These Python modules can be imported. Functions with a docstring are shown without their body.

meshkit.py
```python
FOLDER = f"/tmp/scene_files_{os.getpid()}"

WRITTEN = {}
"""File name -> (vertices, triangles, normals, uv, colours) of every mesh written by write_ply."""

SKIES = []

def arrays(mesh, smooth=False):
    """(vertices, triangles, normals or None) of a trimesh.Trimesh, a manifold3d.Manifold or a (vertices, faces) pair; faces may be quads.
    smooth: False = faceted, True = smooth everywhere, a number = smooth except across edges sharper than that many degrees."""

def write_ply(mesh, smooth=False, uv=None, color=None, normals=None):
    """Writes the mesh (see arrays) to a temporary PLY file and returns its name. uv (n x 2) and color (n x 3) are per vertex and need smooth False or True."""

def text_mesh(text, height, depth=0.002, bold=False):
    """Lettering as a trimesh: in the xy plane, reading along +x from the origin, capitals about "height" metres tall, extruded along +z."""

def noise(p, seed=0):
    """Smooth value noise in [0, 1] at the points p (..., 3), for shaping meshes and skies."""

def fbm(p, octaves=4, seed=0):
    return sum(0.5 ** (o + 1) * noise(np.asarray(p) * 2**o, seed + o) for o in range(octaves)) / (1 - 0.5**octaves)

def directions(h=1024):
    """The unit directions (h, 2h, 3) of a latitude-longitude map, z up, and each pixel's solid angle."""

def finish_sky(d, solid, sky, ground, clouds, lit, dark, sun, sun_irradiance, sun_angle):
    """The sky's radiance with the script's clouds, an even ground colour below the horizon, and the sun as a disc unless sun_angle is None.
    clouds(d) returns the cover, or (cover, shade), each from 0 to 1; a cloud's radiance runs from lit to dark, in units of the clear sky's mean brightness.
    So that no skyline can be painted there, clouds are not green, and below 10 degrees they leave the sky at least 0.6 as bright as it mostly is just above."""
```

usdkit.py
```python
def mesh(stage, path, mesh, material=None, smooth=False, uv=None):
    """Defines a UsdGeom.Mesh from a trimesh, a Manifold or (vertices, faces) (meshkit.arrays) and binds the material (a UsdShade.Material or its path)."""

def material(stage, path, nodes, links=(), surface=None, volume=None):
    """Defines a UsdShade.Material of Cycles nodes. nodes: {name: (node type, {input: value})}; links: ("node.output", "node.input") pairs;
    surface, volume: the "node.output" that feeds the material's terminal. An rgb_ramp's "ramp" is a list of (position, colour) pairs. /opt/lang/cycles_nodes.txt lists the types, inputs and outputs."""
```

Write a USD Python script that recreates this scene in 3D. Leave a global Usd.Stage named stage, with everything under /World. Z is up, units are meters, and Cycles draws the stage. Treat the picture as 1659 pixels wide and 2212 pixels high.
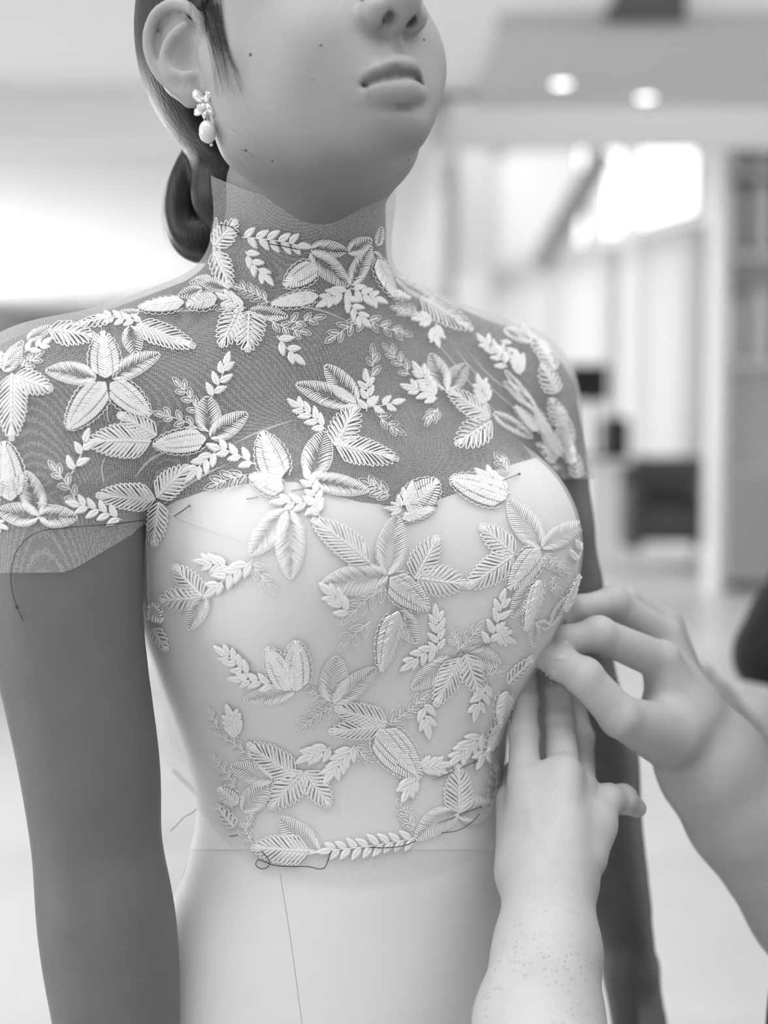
import math, random
import numpy as np, trimesh
from pxr import Usd, UsdGeom, UsdLux, UsdShade, Sdf, Gf, Vt
import usdkit

stage = Usd.Stage.CreateInMemory()
UsdGeom.SetStageUpAxis(stage, 'Z'); UsdGeom.SetStageMetersPerUnit(stage, 1.0)
UsdGeom.Xform.Define(stage, '/World'); UsdGeom.Scope.Define(stage, '/World/Looks')

# ------------------------------------------------------------------ camera, light, exposure
W, H, FPX = 1659, 2212, 3100.0
CAM = np.array([0.0, 0.0, 1.25]); PITCH = math.radians(-4.35)
Rv = np.array([1.0, 0, 0]); Fv = np.array([0, math.cos(PITCH), math.sin(PITCH)]); Uv = np.array([0, -math.sin(PITCH), math.cos(PITCH)])
HAP = 24.0; EXPOSURE = -1.95; FSTOP = 2.9; FOCUS = 0.852
cam = UsdGeom.Camera.Define(stage, '/World/Camera')
cam.CreateHorizontalApertureAttr(HAP); cam.CreateVerticalApertureAttr(HAP * H / W)
cam.CreateFocalLengthAttr(FPX / W * HAP); cam.CreateClippingRangeAttr(Gf.Vec2f(0.02, 200))
cam.CreateFStopAttr(FSTOP); cam.CreateFocusDistanceAttr(FOCUS); cam.CreateExposureAttr(EXPOSURE)
M4 = np.eye(4); M4[0, :3] = Rv; M4[1, :3] = Uv; M4[2, :3] = -Fv; M4[3, :3] = CAM
cam.AddTransformOp().Set(Gf.Matrix4d(M4.tolist()))

def rect_light(name, pos, look, w, h, power):
    """An added area light with no fixture or window behind it, given by its radiance."""
    L = UsdLux.RectLight.Define(stage, '/World/' + name)
    pos = np.array(pos, float); d = np.array(look, float) - pos; d /= np.linalg.norm(d)
    x = np.cross(d, [0, 0, 1.0])
    if np.linalg.norm(x) < 1e-3: x = np.array([1.0, 0, 0])
    x /= np.linalg.norm(x); y = np.cross(x, d)
    m = np.eye(4); m[0, :3] = x; m[1, :3] = y; m[2, :3] = -d; m[3, :3] = pos
    L.AddTransformOp().Set(Gf.Matrix4d(m.tolist()))
    L.CreateWidthAttr(w); L.CreateHeightAttr(h); L.CreateIntensityAttr(power)
    return L
# unseen lights added overhead, behind the camera, left, right, in the hall and atrium
rect_light('added_overhead_light', (0.0, 0.5, 2.58), (0.0, 0.5, 0), 3.0, 1.2, 11.5)
rect_light('added_front_light', (-0.3, -2.2, 2.58), (-0.3, -2.2, 0), 3.0, 1.6, 7.0)
rect_light('added_left_light', (-4.9, 0.2, 1.6), (0, 0.5, 1.5), 3.0, 1.8, 19.0)
rect_light('added_right_light', (6.0, 2.6, 1.7), (0, 0.9, 1.2), 2.6, 2.2, 15.0)
rect_light('added_hall_light', (-4.95, 11.5, 1.35), (0, 11.5, 1.0), 8.0, 2.0, 31.0)
rect_light('added_atrium_light', (2.0, 7.9, 4.15), (2.0, 7.9, 0), 3.2, 2.0, 6.5)
rect_light('added_far_atrium_light', (0.9, 13.8, 4.15), (0.9, 13.8, 0), 1.0, 6.0, 6.0)
rect_light('added_middle_light', (1.2, 4.0, 2.58), (1.2, 4.0, 0), 3.0, 2.0, 1.5)
dome = UsdLux.DomeLight.Define(stage, '/World/sky_light'); dome.CreateIntensityAttr(3.6); dome.CreateColorAttr(Gf.Vec3f(1, 1, 1))

# ------------------------------------------------------------------ helpers
def cam_pt(px, py, d):
    """Camera-frame point (x right, y up, z depth) seen at a photo pixel at a depth."""
    return np.array([(px - W / 2) / FPX * d, (H / 2 - py) / FPX * d, d])
def to_world(p):
    p = np.asarray(p, float)
    return CAM + p[..., 0:1] * Rv + p[..., 1:2] * Uv + p[..., 2:3] * Fv
def P(px, py, d): return to_world(cam_pt(px, py, d))

used = {}
def path_for(name, parent=None):
    base = (str(parent.GetPath()) if parent is not None else '/World') + '/' + name
    n = used.get(base, 0); used[base] = n + 1
    return base if n == 0 else f'{base}_{n:03d}'
def tag(prim, label=None, cat=None, group=None, kind=None):
    for k, v in (('label', label), ('category', cat), ('group', group), ('kind', kind)):
        if v: prim.SetCustomDataByKey(k, v)
    return prim
def thing(name, label, cat, group=None, kind=None, loc=None, parent=None):
    x = UsdGeom.Xform.Define(stage, path_for(name, parent))
    if loc is not None: x.AddTranslateOp().Set(Gf.Vec3d(*map(float, loc)))
    return tag(x.GetPrim(), label, cat, group, kind)
ORIG = {}
def obj(name, mesh, mat, parent=None, smooth=30, label=None, cat=None, group=None, kind=None):
    """One Mesh prim, world coordinates (or relative to the parent's base)."""
    v, f = (mesh.vertices, mesh.faces) if hasattr(mesh, 'faces') else mesh
    v = np.array(v, float)
    if parent is not None and str(parent.GetPath()) in ORIG: v = v - ORIG[str(parent.GetPath())]
    m = usdkit.mesh(stage, path_for(name, parent), (v, f), mat, smooth=smooth)
    return tag(m.GetPrim(), label, cat, group, kind)
def base_thing(name, label, cat, loc, group=None, kind=None):
    t = thing(name, label, cat, group, kind, loc=loc); ORIG[str(t.GetPath())] = np.array(loc, float); return t
def base_part(name, parent, label=None):
    x = UsdGeom.Xform.Define(stage, path_for(name, parent)).GetPrim()
    if str(parent.GetPath()) in ORIG: ORIG[str(x.GetPath())] = ORIG[str(parent.GetPath())]
    return tag(x, label)

def cat_mesh(parts):
    vs, fs, n = [], [], 0
    for v, f in parts:
        v = np.asarray(v, float); f = np.asarray(f, int)
        if f.shape[1] == 4: f = np.vstack([f[:, [0, 1, 2]], f[:, [0, 2, 3]]])
        vs.append(v); fs.append(f + n); n += len(v)
    return np.vstack(vs), np.vstack(fs)
def box(x0, x1, y0, y1, z0, z1, bevel=0.0):
    b = trimesh.creation.box([x1 - x0, y1 - y0, z1 - z0])
    if bevel > 0:
        e = np.array([x1 - x0, y1 - y0, z1 - z0]) / 2; bv = min(bevel, e.min() * 0.9)
        pts = [(2 * np.array(s) - 1) * (e - np.array(k) * bv) for s in np.ndindex(2, 2, 2) for k in ((1, 1, 0), (1, 0, 1), (0, 1, 1))]
        b = trimesh.convex.convex_hull(np.array(pts))
    b.apply_translation([(x0 + x1) / 2, (y0 + y1) / 2, (z0 + z1) / 2])
    return b.vertices, b.faces
def tube(pts, radii, sides=6, caps=True, flat=1.0, normal=None):
    """A swept tube; flat<1 squashes it along the given normals."""
    p = np.asarray(pts, float); r = np.broadcast_to(np.asarray(radii, float), (len(p),))
    t = np.gradient(p, axis=0); t /= np.linalg.norm(t, axis=1, keepdims=True) + 1e-12
    if normal is None:
        n = np.cross(t, np.where(np.abs(t[:, 2:]) < 0.9, [0, 0, 1.0], [1.0, 0, 0]))
    else:
        n = np.broadcast_to(np.asarray(normal, float), p.shape); n = n - (n * t).sum(1, keepdims=True) * t
    n = n / (np.linalg.norm(n, axis=1, keepdims=True) + 1e-12); b = np.cross(t, n)
    ang = np.arange(sides) * 2 * np.pi / sides
    v = p[:, None] + r[:, None, None] * (np.cos(ang)[None, :, None] * b[:, None] + flat * np.sin(ang)[None, :, None] * n[:, None])
    k = len(p); i, j = np.meshgrid(np.arange(k - 1), np.arange(sides), indexing='ij'); j2 = (j + 1) % sides
    a, b_, c, d = i * sides + j, i * sides + j2, (i + 1) * sides + j2, (i + 1) * sides + j
    f = np.vstack([np.stack([a, b_, c], -1).reshape(-1, 3), np.stack([a, c, d], -1).reshape(-1, 3)])
    v = v.reshape(-1, 3)
    if caps:
        f = np.vstack([f, [[0, m + 1, m] for m in range(1, sides - 1)], [[(k - 1) * sides, (k - 1) * sides + m, (k - 1) * sides + m + 1] for m in range(1, sides - 1)]])
    return v, f
def spline(pts, n):
    """Catmull-Rom through the points (any dimension)."""
    p = np.asarray(pts, float); q = np.vstack([2 * p[0] - p[1], p, 2 * p[-1] - p[-2]])
    s = np.linspace(0, len(p) - 1, n); i = np.minimum(s.astype(int), len(p) - 2); t = (s - i)[:, None]
    a, b, c, d = q[i], q[i + 1], q[i + 2], q[i + 3]
    return 0.5 * (2 * b + (c - a) * t + (2 * a - 5 * b + 4 * c - d) * t ** 2 + (3 * b - a - 3 * c + d) * t ** 3)

# ------------------------------------------------------------------ implicit modelling on a rectilinear grid
class Field:
    def __init__(self, xs, ys, zs):
        self.ax = [np.asarray(a, np.float32) for a in (xs, ys, zs)]
        self.F = np.full([len(a) for a in self.ax], 0.05, np.float32)
    def sub(self, lo, hi):
        s = []
        for a, l, h in zip(self.ax, lo, hi):
            i, j = np.searchsorted(a, l), np.searchsorted(a, h); s.append(slice(max(i - 1, 0), min(j + 1, len(a))))
        return tuple(s)
    def pts(self, s):
        return self.ax[0][s[0]][:, None, None], self.ax[1][s[1]][None, :, None], self.ax[2][s[2]][None, None, :]
    def op(self, fn, lo, hi, k, mode):
        s = self.sub(np.asarray(lo) - k - 0.014, np.asarray(hi) + k + 0.014)
        if any(q.stop - q.start < 1 for q in s): return
        d = fn(*self.pts(s)).astype(np.float32); F = self.F[s]
        if mode == 'sub':
            d = -d
            if k > 0:
                h = np.maximum(k - np.abs(F - d), 0) / k; self.F[s] = np.maximum(F, d) + h * h * k * 0.25
            else: self.F[s] = np.maximum(F, d)
        else:
            if k > 0:
                h = np.maximum(k - np.abs(F - d), 0) / k; self.F[s] = np.minimum(F, d) - h * h * k * 0.25
            else: self.F[s] = np.minimum(F, d)
    def cone(self, a, b, ra, rb, k=0.01, mode='add'):
        """Tapered capsule from a to b."""
        a, b = np.asarray(a, float), np.asarray(b, float); ba = b - a; L2 = float(ba @ ba) + 1e-12
        def fn(x, y, z):
            dx, dy, dz = x - a[0], y - a[1], z - a[2]
            t = np.clip((dx * ba[0] + dy * ba[1] + dz * ba[2]) / L2, 0, 1)
            return np.sqrt((dx - t * ba[0]) ** 2 + (dy - t * ba[1]) ** 2 + (dz - t * ba[2]) ** 2) - (ra + (rb - ra) * t)
        R = max(ra, rb)
        self.op(fn, np.minimum(a, b) - R, np.maximum(a, b) + R, k, mode)
    def chain(self, pts, radii, k=0.01, mode='add'):
        for i in range(len(pts) - 1): self.cone(pts[i], pts[i + 1], radii[i], radii[i + 1], k, mode)
    def ell(self, c, r, axes=None, k=0.01, mode='add'):
        """Ellipsoid with the rows of axes as its own directions."""
        c = np.asarray(c, float); r = np.asarray(r, float); A = np.eye(3) if axes is None else np.asarray(axes, float)
        def fn(x, y, z):
            dx, dy, dz = x - c[0], y - c[1], z - c[2]; k0 = k1 = 0
            for i in range(3):
                q = dx * A[i, 0] + dy * A[i, 1] + dz * A[i, 2]
                k0 = k0 + (q / r[i]) ** 2; k1 = k1 + (q / r[i] ** 2) ** 2
            k0 = np.sqrt(k0); return k0 * (k0 - 1) / (np.sqrt(k1) + 1e-6)
        ext = np.sqrt(((A * r[:, None]) ** 2).sum(0))
        self.op(fn, c - ext, c + ext, k, mode)
    def mesh(self, iso=0.0):
        """Surface nets."""
        F = self.F - np.float32(iso); S = F < 0; n = F.shape
        c = [S[i:n[0] - 1 + i, j:n[1] - 1 + j, l:n[2] - 1 + l] for i, j, l in np.ndindex(2, 2, 2)]
        any_, all_ = c[0].copy(), c[0].copy()
        for q in c[1:]: any_ |= q; all_ &= q
        cells = np.argwhere(any_ & ~all_); idx = np.full([m - 1 for m in n], -1, np.int32); idx[tuple(cells.T)] = np.arange(len(cells))
        acc = np.zeros((len(cells), 3)); cnt = np.zeros(len(cells))
        corner = {q: F[cells[:, 0] + q[0], cells[:, 1] + q[1], cells[:, 2] + q[2]] for q in np.ndindex(2, 2, 2)}
        for q in np.ndindex(2, 2, 2):
            for axis in range(3):
                if q[axis]: continue
                e = list(q); e[axis] = 1; fa, fb = corner[q], corner[tuple(e)]; m = (fa < 0) != (fb < 0)
                t = np.where(m, fa / np.where(m, fa - fb, 1), 0); p = np.tile(np.array(q, float), (len(cells), 1)); p[:, axis] += t
                acc[m] += p[m]; cnt[m] += 1
        loc = acc / cnt[:, None]; v = np.empty_like(loc)
        for a in range(3):
            A = self.ax[a].astype(float); v[:, a] = A[cells[:, a]] + loc[:, a] * (A[cells[:, a] + 1] - A[cells[:, a]])
        faces = []
        for axis in range(3):
            lo = [slice(1, -1)] * 3; lo[axis] = slice(0, -1); hi = list(lo); hi[axis] = slice(1, None)
            a, b = S[tuple(lo)], S[tuple(hi)]; e = np.argwhere(a != b); off = np.ones(3, int); off[axis] = 0; e = e + off
            flip = S[tuple(e.T)]; u, w = [(1, 2), (2, 0), (0, 1)][axis]; q = []
            for du, dw in ((0, 0), (1, 0), (1, 1), (0, 1)):
                g = e.copy(); g[:, u] -= du; g[:, w] -= dw; q.append(idx[tuple(g.T)])
            q = np.stack(q, 1); q = np.where(flip[:, None], q, q[:, ::-1]); faces.append(q[(q >= 0).all(1)])
        f = np.vstack(faces); f = np.vstack([f[:, [0, 1, 2]], f[:, [0, 2, 3]]])
        return v, f
def fair(v, f, n=2, lam=0.5, mu=-0.52):
    """Taubin smoothing."""
    import scipy.sparse as sp
    e = np.vstack([f[:, [0, 1]], f[:, [1, 2]], f[:, [2, 0]]]); e = np.vstack([e, e[:, ::-1]])
    A = sp.coo_matrix((np.ones(len(e)), (e[:, 0], e[:, 1])), (len(v), len(v))).tocsr(); A.data[:] = 1
    D = np.maximum(np.asarray(A.sum(1)).ravel(), 1)[:, None]
    for _ in range(n):
        v = v + lam * (A @ v / D - v); v = v + mu * (A @ v / D - v)
    return v
def clip(v, f, s):
    """Keeps the part of the mesh where the vertex field s >= 0, cutting triangles along s = 0."""
    v, f, s = np.asarray(v, float), np.asarray(f, int), np.asarray(s, float); s = np.where(s == 0, 1e-9, s); ins = s > 0
    k = ins[f].sum(1); keep = [f[k == 3]]; new, nid, n = [], {}, len(v)
    def cut(a, b):
        nonlocal n
        key = (a, b) if a < b else (b, a)
        if key not in nid:
            t = s[a] / (s[a] - s[b]); new.append(v[a] + t * (v[b] - v[a])); nid[key] = n; n += 1
        return nid[key]
    out = []
    for t in f[k == 1]:
        i = int(np.argmax(ins[t])); a, b, c = t[i], t[(i + 1) % 3], t[(i + 2) % 3]; out.append((a, cut(a, b), cut(a, c)))
    for t in f[k == 2]:
        i = int(np.argmin(ins[t])); a, b, c = t[i], t[(i + 1) % 3], t[(i + 2) % 3]; p, q = cut(a, b), cut(a, c); out += [(p, b, c), (p, c, q)]
    f = np.vstack(keep + ([np.array(out)] if out else [])); v = np.vstack([v] + ([np.array(new)] if new else []))
    u, inv = np.unique(f, return_inverse=True); return v[u], inv.reshape(f.shape)
def thicken(v, f, t):
    """Gives an open sheet a thickness t along its inward normals, closing the rim."""
    m = trimesh.Trimesh(v, f, process=False); n = np.array(m.vertex_normals); k = len(v)
    e = np.sort(m.edges, axis=1); u, first, cnt = np.unique(e, axis=0, return_index=True, return_counts=True)
    b = m.edges[first[cnt == 1]]
    side = np.vstack([np.stack([b[:, 1], b[:, 0], b[:, 0] + k], 1), np.stack([b[:, 1], b[:, 0] + k, b[:, 1] + k], 1)])
    return np.vstack([v, v - n * t]), np.vstack([f, f[:, ::-1] + k, side])
def lattice(segs):
    """Grid lines from (start, stop, step) runs."""
    out = [np.array([segs[0][0]])]
    for a, b, h in segs: out.append(np.linspace(a, b, max(2, int(round((b - a) / h)) + 1))[1:])
    return np.concatenate(out)
# ------------------------------------------------------------------ materials
def mat(name, nodes, links=(), surface='p.BSDF'): return usdkit.material(stage, '/World/Looks/' + name, nodes, links, surface=surface)
def grey(name, g, rough=0.6, spec=0.3, **k):
    return mat(name, {'p': ('principled_bsdf', {'base_color': (g, g, g), 'roughness': rough, 'specular_ior_level': spec, **k})})
def skin(name, g, freckle=0.0, lips=False):
    n = {'c': ('texture_coordinate', {}), 'n1': ('noise_texture', {'scale': 38.0, 'detail': 4.0}), 'r1': ('rgb_ramp', {'ramp': [(0.3, (g * .90,) * 3), (0.7, (g * 1.08,) * 3)]}),
         'n2': ('noise_texture', {'scale': 1100.0, 'detail': 4.0}), 'b': ('bump', {'strength': 0.28, 'distance': 0.0006}), 'p': ('principled_bsdf', {'roughness': 0.48, 'specular_ior_level': 0.38})}
    n['mx'] = ('mix', {'fac': .35})
    l = [('c.object', 'n1.vector'), ('c.object', 'n2.vector'), ('n1.fac', 'mx.color1'), ('n2.fac', 'mx.color2'), ('mx.color', 'r1.fac'), ('n2.fac', 'b.height'), ('b.normal', 'p.normal')]
    if freckle:
        n['v'] = ('voronoi_texture', {'scale': 300.0, 'randomness': 1.0}); n['rv'] = ('rgb_ramp', {'ramp': [(0.0, (1, 1, 1)), (0.10, (1, 1, 1)), (0.34, (0, 0, 0)), (1, (0, 0, 0))]})
        n['n3'] = ('noise_texture', {'scale': 45.0, 'detail': 2.0}); n['r3'] = ('rgb_ramp', {'ramp': [(0.38, (0, 0, 0)), (0.56, (freckle,) * 3)]})
        n['m'] = ('mix_color', {'blend_type': 'multiply', 'fac': 1.0}); n['d'] = ('mix_color', {'blend_type': 'mix', 'b': (g * .42,) * 3}); n['fa'] = ('attribute', {'attribute': 'freckle'}); n['m2'] = ('mix_color', {'blend_type': 'multiply', 'fac': 1.0})
        l += [('c.object', 'v.vector'), ('c.object', 'n3.vector'), ('v.distance', 'rv.fac'), ('n3.fac', 'r3.fac'), ('rv.color', 'm.a'), ('r3.color', 'm.b'), ('m.result', 'm2.a'), ('fa.color', 'm2.b'), ('m2.result', 'd.fac'), ('r1.color', 'd.a'), ('d.result', 'p.base_color')]
    elif lips:
        n['a'] = ('attribute', {'attribute': 'pigment'}); n['lm'] = ('mix_color', {'blend_type': 'mix', 'b': (.17,) * 3}); n['a2'] = ('attribute', {'attribute': 'powder_fill'}); n['pm'] = ('mix_color', {'blend_type': 'mix', 'b': (.32,) * 3})
        l += [('a2.fac', 'pm.fac'), ('r1.color', 'pm.a'), ('a.fac', 'lm.fac'), ('pm.result', 'lm.a'), ('lm.result', 'p.base_color')]
    else: l.append(('r1.color', 'p.base_color'))
    return mat(name, n, l)
SKIN = skin('bride_skin', 0.135, lips=True); SKIN2 = skin('seamstress_skin', 0.50, 0.6); SKIN3 = skin('assistant_skin', 0.40)
LIP = mat('lip_skin', {'p': ('principled_bsdf', {'base_color': (.2, .2, .2), 'roughness': .35})})
def fabric(name, g, scale, rough=0.75, sheen=0.3, strength=0.15):
    return mat(name, {'c': ('texture_coordinate', {}), 'n': ('noise_texture', {'scale': scale, 'detail': 3.0}), 'b': ('bump', {'strength': strength, 'distance': 0.0008}),
                      'p': ('principled_bsdf', {'base_color': (g, g, g), 'roughness': rough, 'specular_ior_level': .25, 'sheen_weight': sheen, 'sheen_roughness': .4})},
               [('c.object', 'n.vector'), ('n.fac', 'b.height'), ('b.normal', 'p.normal')])
CREPE = fabric('white_crepe', 0.86, 1500.0); CREPE2 = fabric('shaded_skirt_crepe', 0.78, 1500.0); BLACK = fabric('black_cotton', 0.012, 700.0, sheen=0.1)  # skirt copy of the same crepe, darkened in place of shade
THREAD = mat('white_embroidery_thread', {'p': ('principled_bsdf', {'base_color': (.88, .88, .88), 'roughness': .42, 'specular_ior_level': .45, 'sheen_weight': .2})})
BEAD = mat('glass_bead', {'p': ('principled_bsdf', {'base_color': (.90, .90, .90), 'roughness': .14, 'specular_ior_level': .9, 'coat_weight': .6})})
DARKTHREAD = grey('dark_basting_thread', 0.02, .5); STEEL = mat('pin_steel', {'p': ('principled_bsdf', {'base_color': (.30, .30, .30), 'metallic': .9, 'roughness': .25})})
HAIR = mat('black_hair', {'c': ('texture_coordinate', {}), 'mp': ('mapping', {'scale': (1.0, 1.0, 0.16)}), 'n': ('noise_texture', {'scale': 420.0, 'detail': 4.0}), 'b': ('bump', {'strength': .5, 'distance': .0012}),
                          'r': ('rgb_ramp', {'ramp': [(.3, (.006,) * 3), (.75, (.022,) * 3)]}), 'p': ('principled_bsdf', {'roughness': .42, 'specular_ior_level': .28})},
           [('c.object', 'mp.vector'), ('mp.vector', 'n.vector'), ('n.fac', 'b.height'), ('n.fac', 'r.fac'), ('r.color', 'p.base_color'), ('b.normal', 'p.normal')])
TULLE_SCALE = 900.0
def tulle(name, base, net):
    """Sheer net: a see-through sheet whose fine cells (about 1 mm) are bounded by white yarn."""
    return mat(name, {'c': ('texture_coordinate', {}), 'v': ('voronoi_texture', {'feature': 'distance_to_edge', 'scale': TULLE_SCALE, 'randomness': 0.42}),
                      'r': ('rgb_ramp', {'ramp': [(0.0, (net,) * 3), (0.10, (net,) * 3), (0.26, (base,) * 3), (1, (base,) * 3)]}),
                      't': ('transparent_bsdf', {'color': (1, 1, 1)}), 'd': ('diffuse_bsdf', {'color': (.82, .82, .82)}), 'l': ('translucent_bsdf', {'color': (.8, .8, .8)}), 'w': ('mix_closure', {'fac': .35}), 'm': ('mix_closure', {})},
               [('c.object', 'v.vector'), ('v.distance', 'r.fac'), ('r.color', 'm.fac'), ('d.BSDF', 'w.closure1'), ('l.BSDF', 'w.closure2'), ('t.BSDF', 'm.closure1'), ('w.closure', 'm.closure2')], surface='m.closure')
TULLE = tulle('white_tulle', 0.045, 0.48); TULLE2 = tulle('gathered_tulle', 0.30, 0.75)
# ------------------------------------------------------------------ the bride: one continuous body
PSI = math.radians(30.0)
LEFT = np.array([math.cos(PSI), 0, math.sin(PSI)]); FRONT = np.array([math.sin(PSI), 0, -math.cos(PSI)]); UP = np.array([0, 1.0, 0])
ZT = 0.95
TORSO = np.array([  # photo row, left edge, right edge (pixels at depth ZT), depth / width
    (730, 430, 870, .60), (780, 330, 960, .58), (840, 270, 1040, .58), (920, 250, 1105, .60), (1000, 272, 1140, .66), (1100, 300, 1160, .70), (1200, 314, 1165, .72), (1300, 326, 1150, .73),
    (1450, 368, 1118, .75), (1600, 420, 1092, .76), (1720, 446, 1085, .77), (1850, 420, 1098, .72), (1930, 390, 1112, .67), (2000, 368, 1128, .635), (2212, 328, 1170, .58), (2500, 295, 1225, .56), (3200, 280, 1260, .56)], float)
_k = ZT / FPX; T_Y = (H / 2 - TORSO[:, 0]) * _k; T_C = ((TORSO[:, 1] + TORSO[:, 2]) / 2 - W / 2) * _k
T_A = (TORSO[:, 2] - TORSO[:, 1]) / 2 * _k / np.sqrt(math.cos(PSI) ** 2 + (TORSO[:, 3] * math.sin(PSI)) ** 2); T_B = T_A * TORSO[:, 3]
from scipy.interpolate import PchipInterpolator
_o = np.argsort(T_Y); fC, fA, fB = (PchipInterpolator(T_Y[_o], q[_o]) for q in (T_C, T_A, T_B))
def torso_fn(x, y, z, ymax=None):
    yy = np.clip(y, T_Y.min(), T_Y.max()); c, a, b = fC(yy), fA(yy), fB(yy)
    dx, dz = x - c, z - ZT; u = dx * LEFT[0] + dz * LEFT[2]; w = dx * FRONT[0] + dz * FRONT[2]
    k0 = np.sqrt((u / a) ** 2 + (w / b) ** 2); k1 = np.sqrt((u / a ** 2) ** 2 + (w / b ** 2) ** 2) + 1e-6
    d = k0 * (k0 - 1) / k1; over = np.maximum(y - T_Y.max(), 0)
    return np.sqrt(np.maximum(d, 0) ** 2 + over ** 2) + np.minimum(d, 0) * (over == 0)
def body_at(px, py, lat, front):
    """Camera point from a torso-frame offset (lateral to her left, forward) at a photo row."""
    y = (H / 2 - py) * _k; return np.array([float(fC(y)), y, ZT]) + lat * LEFT + front * FRONT
def breasts(F, k=0.02, grow=0.0):
    for s, py, fw in ((-1, 1190, .074), (1, 1175, .076)):
        c = body_at(0, py, s * .066, fw); F.ell(c, np.array([.056, .060, .050]) + grow, [LEFT, UP, FRONT], k)
R_SH, L_SH = cam_pt(112, 905, .868), cam_pt(1078, 868, 1.03)
R_ARM = [R_SH, cam_pt(130, 1080, .858), cam_pt(144, 1350, .853), cam_pt(194, 1650, .850), cam_pt(210, 1830, .849), cam_pt(232, 2000, .845), cam_pt(254, 2212, .84), cam_pt(292, 2620, .83)]
R_RAD = [.051, .0452, .0418, .0376, .0334, .0362, .0332, .024]
L_ARM = [L_SH, cam_pt(1136, 1070, 1.05), cam_pt(1240, 1530, 1.08), cam_pt(1268, 1650, 1.085), cam_pt(1285, 1800, 1.09), cam_pt(1350, 2030, 1.10)]
L_RAD = [.048, .0425, .0330, .0325, .031, .0185]
NECK0, NECK1 = cam_pt(655, 720, .965), cam_pt(655, 400, .905)
def shoulders(F, k=.03):
    for s, sh in ((-1, R_SH), (1, L_SH)):
        F.cone(cam_pt(652 + s * 60, 700, .962 + s * .02), sh + np.array([0, .006, 0]), .046, .043, k)
        F.cone(cam_pt(690 + s * 40, 760, .915 + s * .02), sh + np.array([0, -.012, 0]), .034, .044, k)

# head frame: origin between the ears
HY, HP, HR = math.radians(34), math.radians(14), math.radians(4)
f0 = np.array([math.sin(HY), 0, -math.cos(HY)]); l0 = np.array([math.cos(HY), 0, math.sin(HY)])
hF = math.cos(HP) * f0 + math.sin(HP) * UP; hU = math.cos(HP) * UP - math.sin(HP) * f0
hL = math.cos(HR) * l0 + math.sin(HR) * hU; hU = math.cos(HR) * hU - math.sin(HR) * l0
HO = np.array([-.0520, .2610, .868]); HAX = np.array([hL, hU, hF])
def hd(l, u, f): return HO + l * hL + u * hU + f * hF

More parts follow.
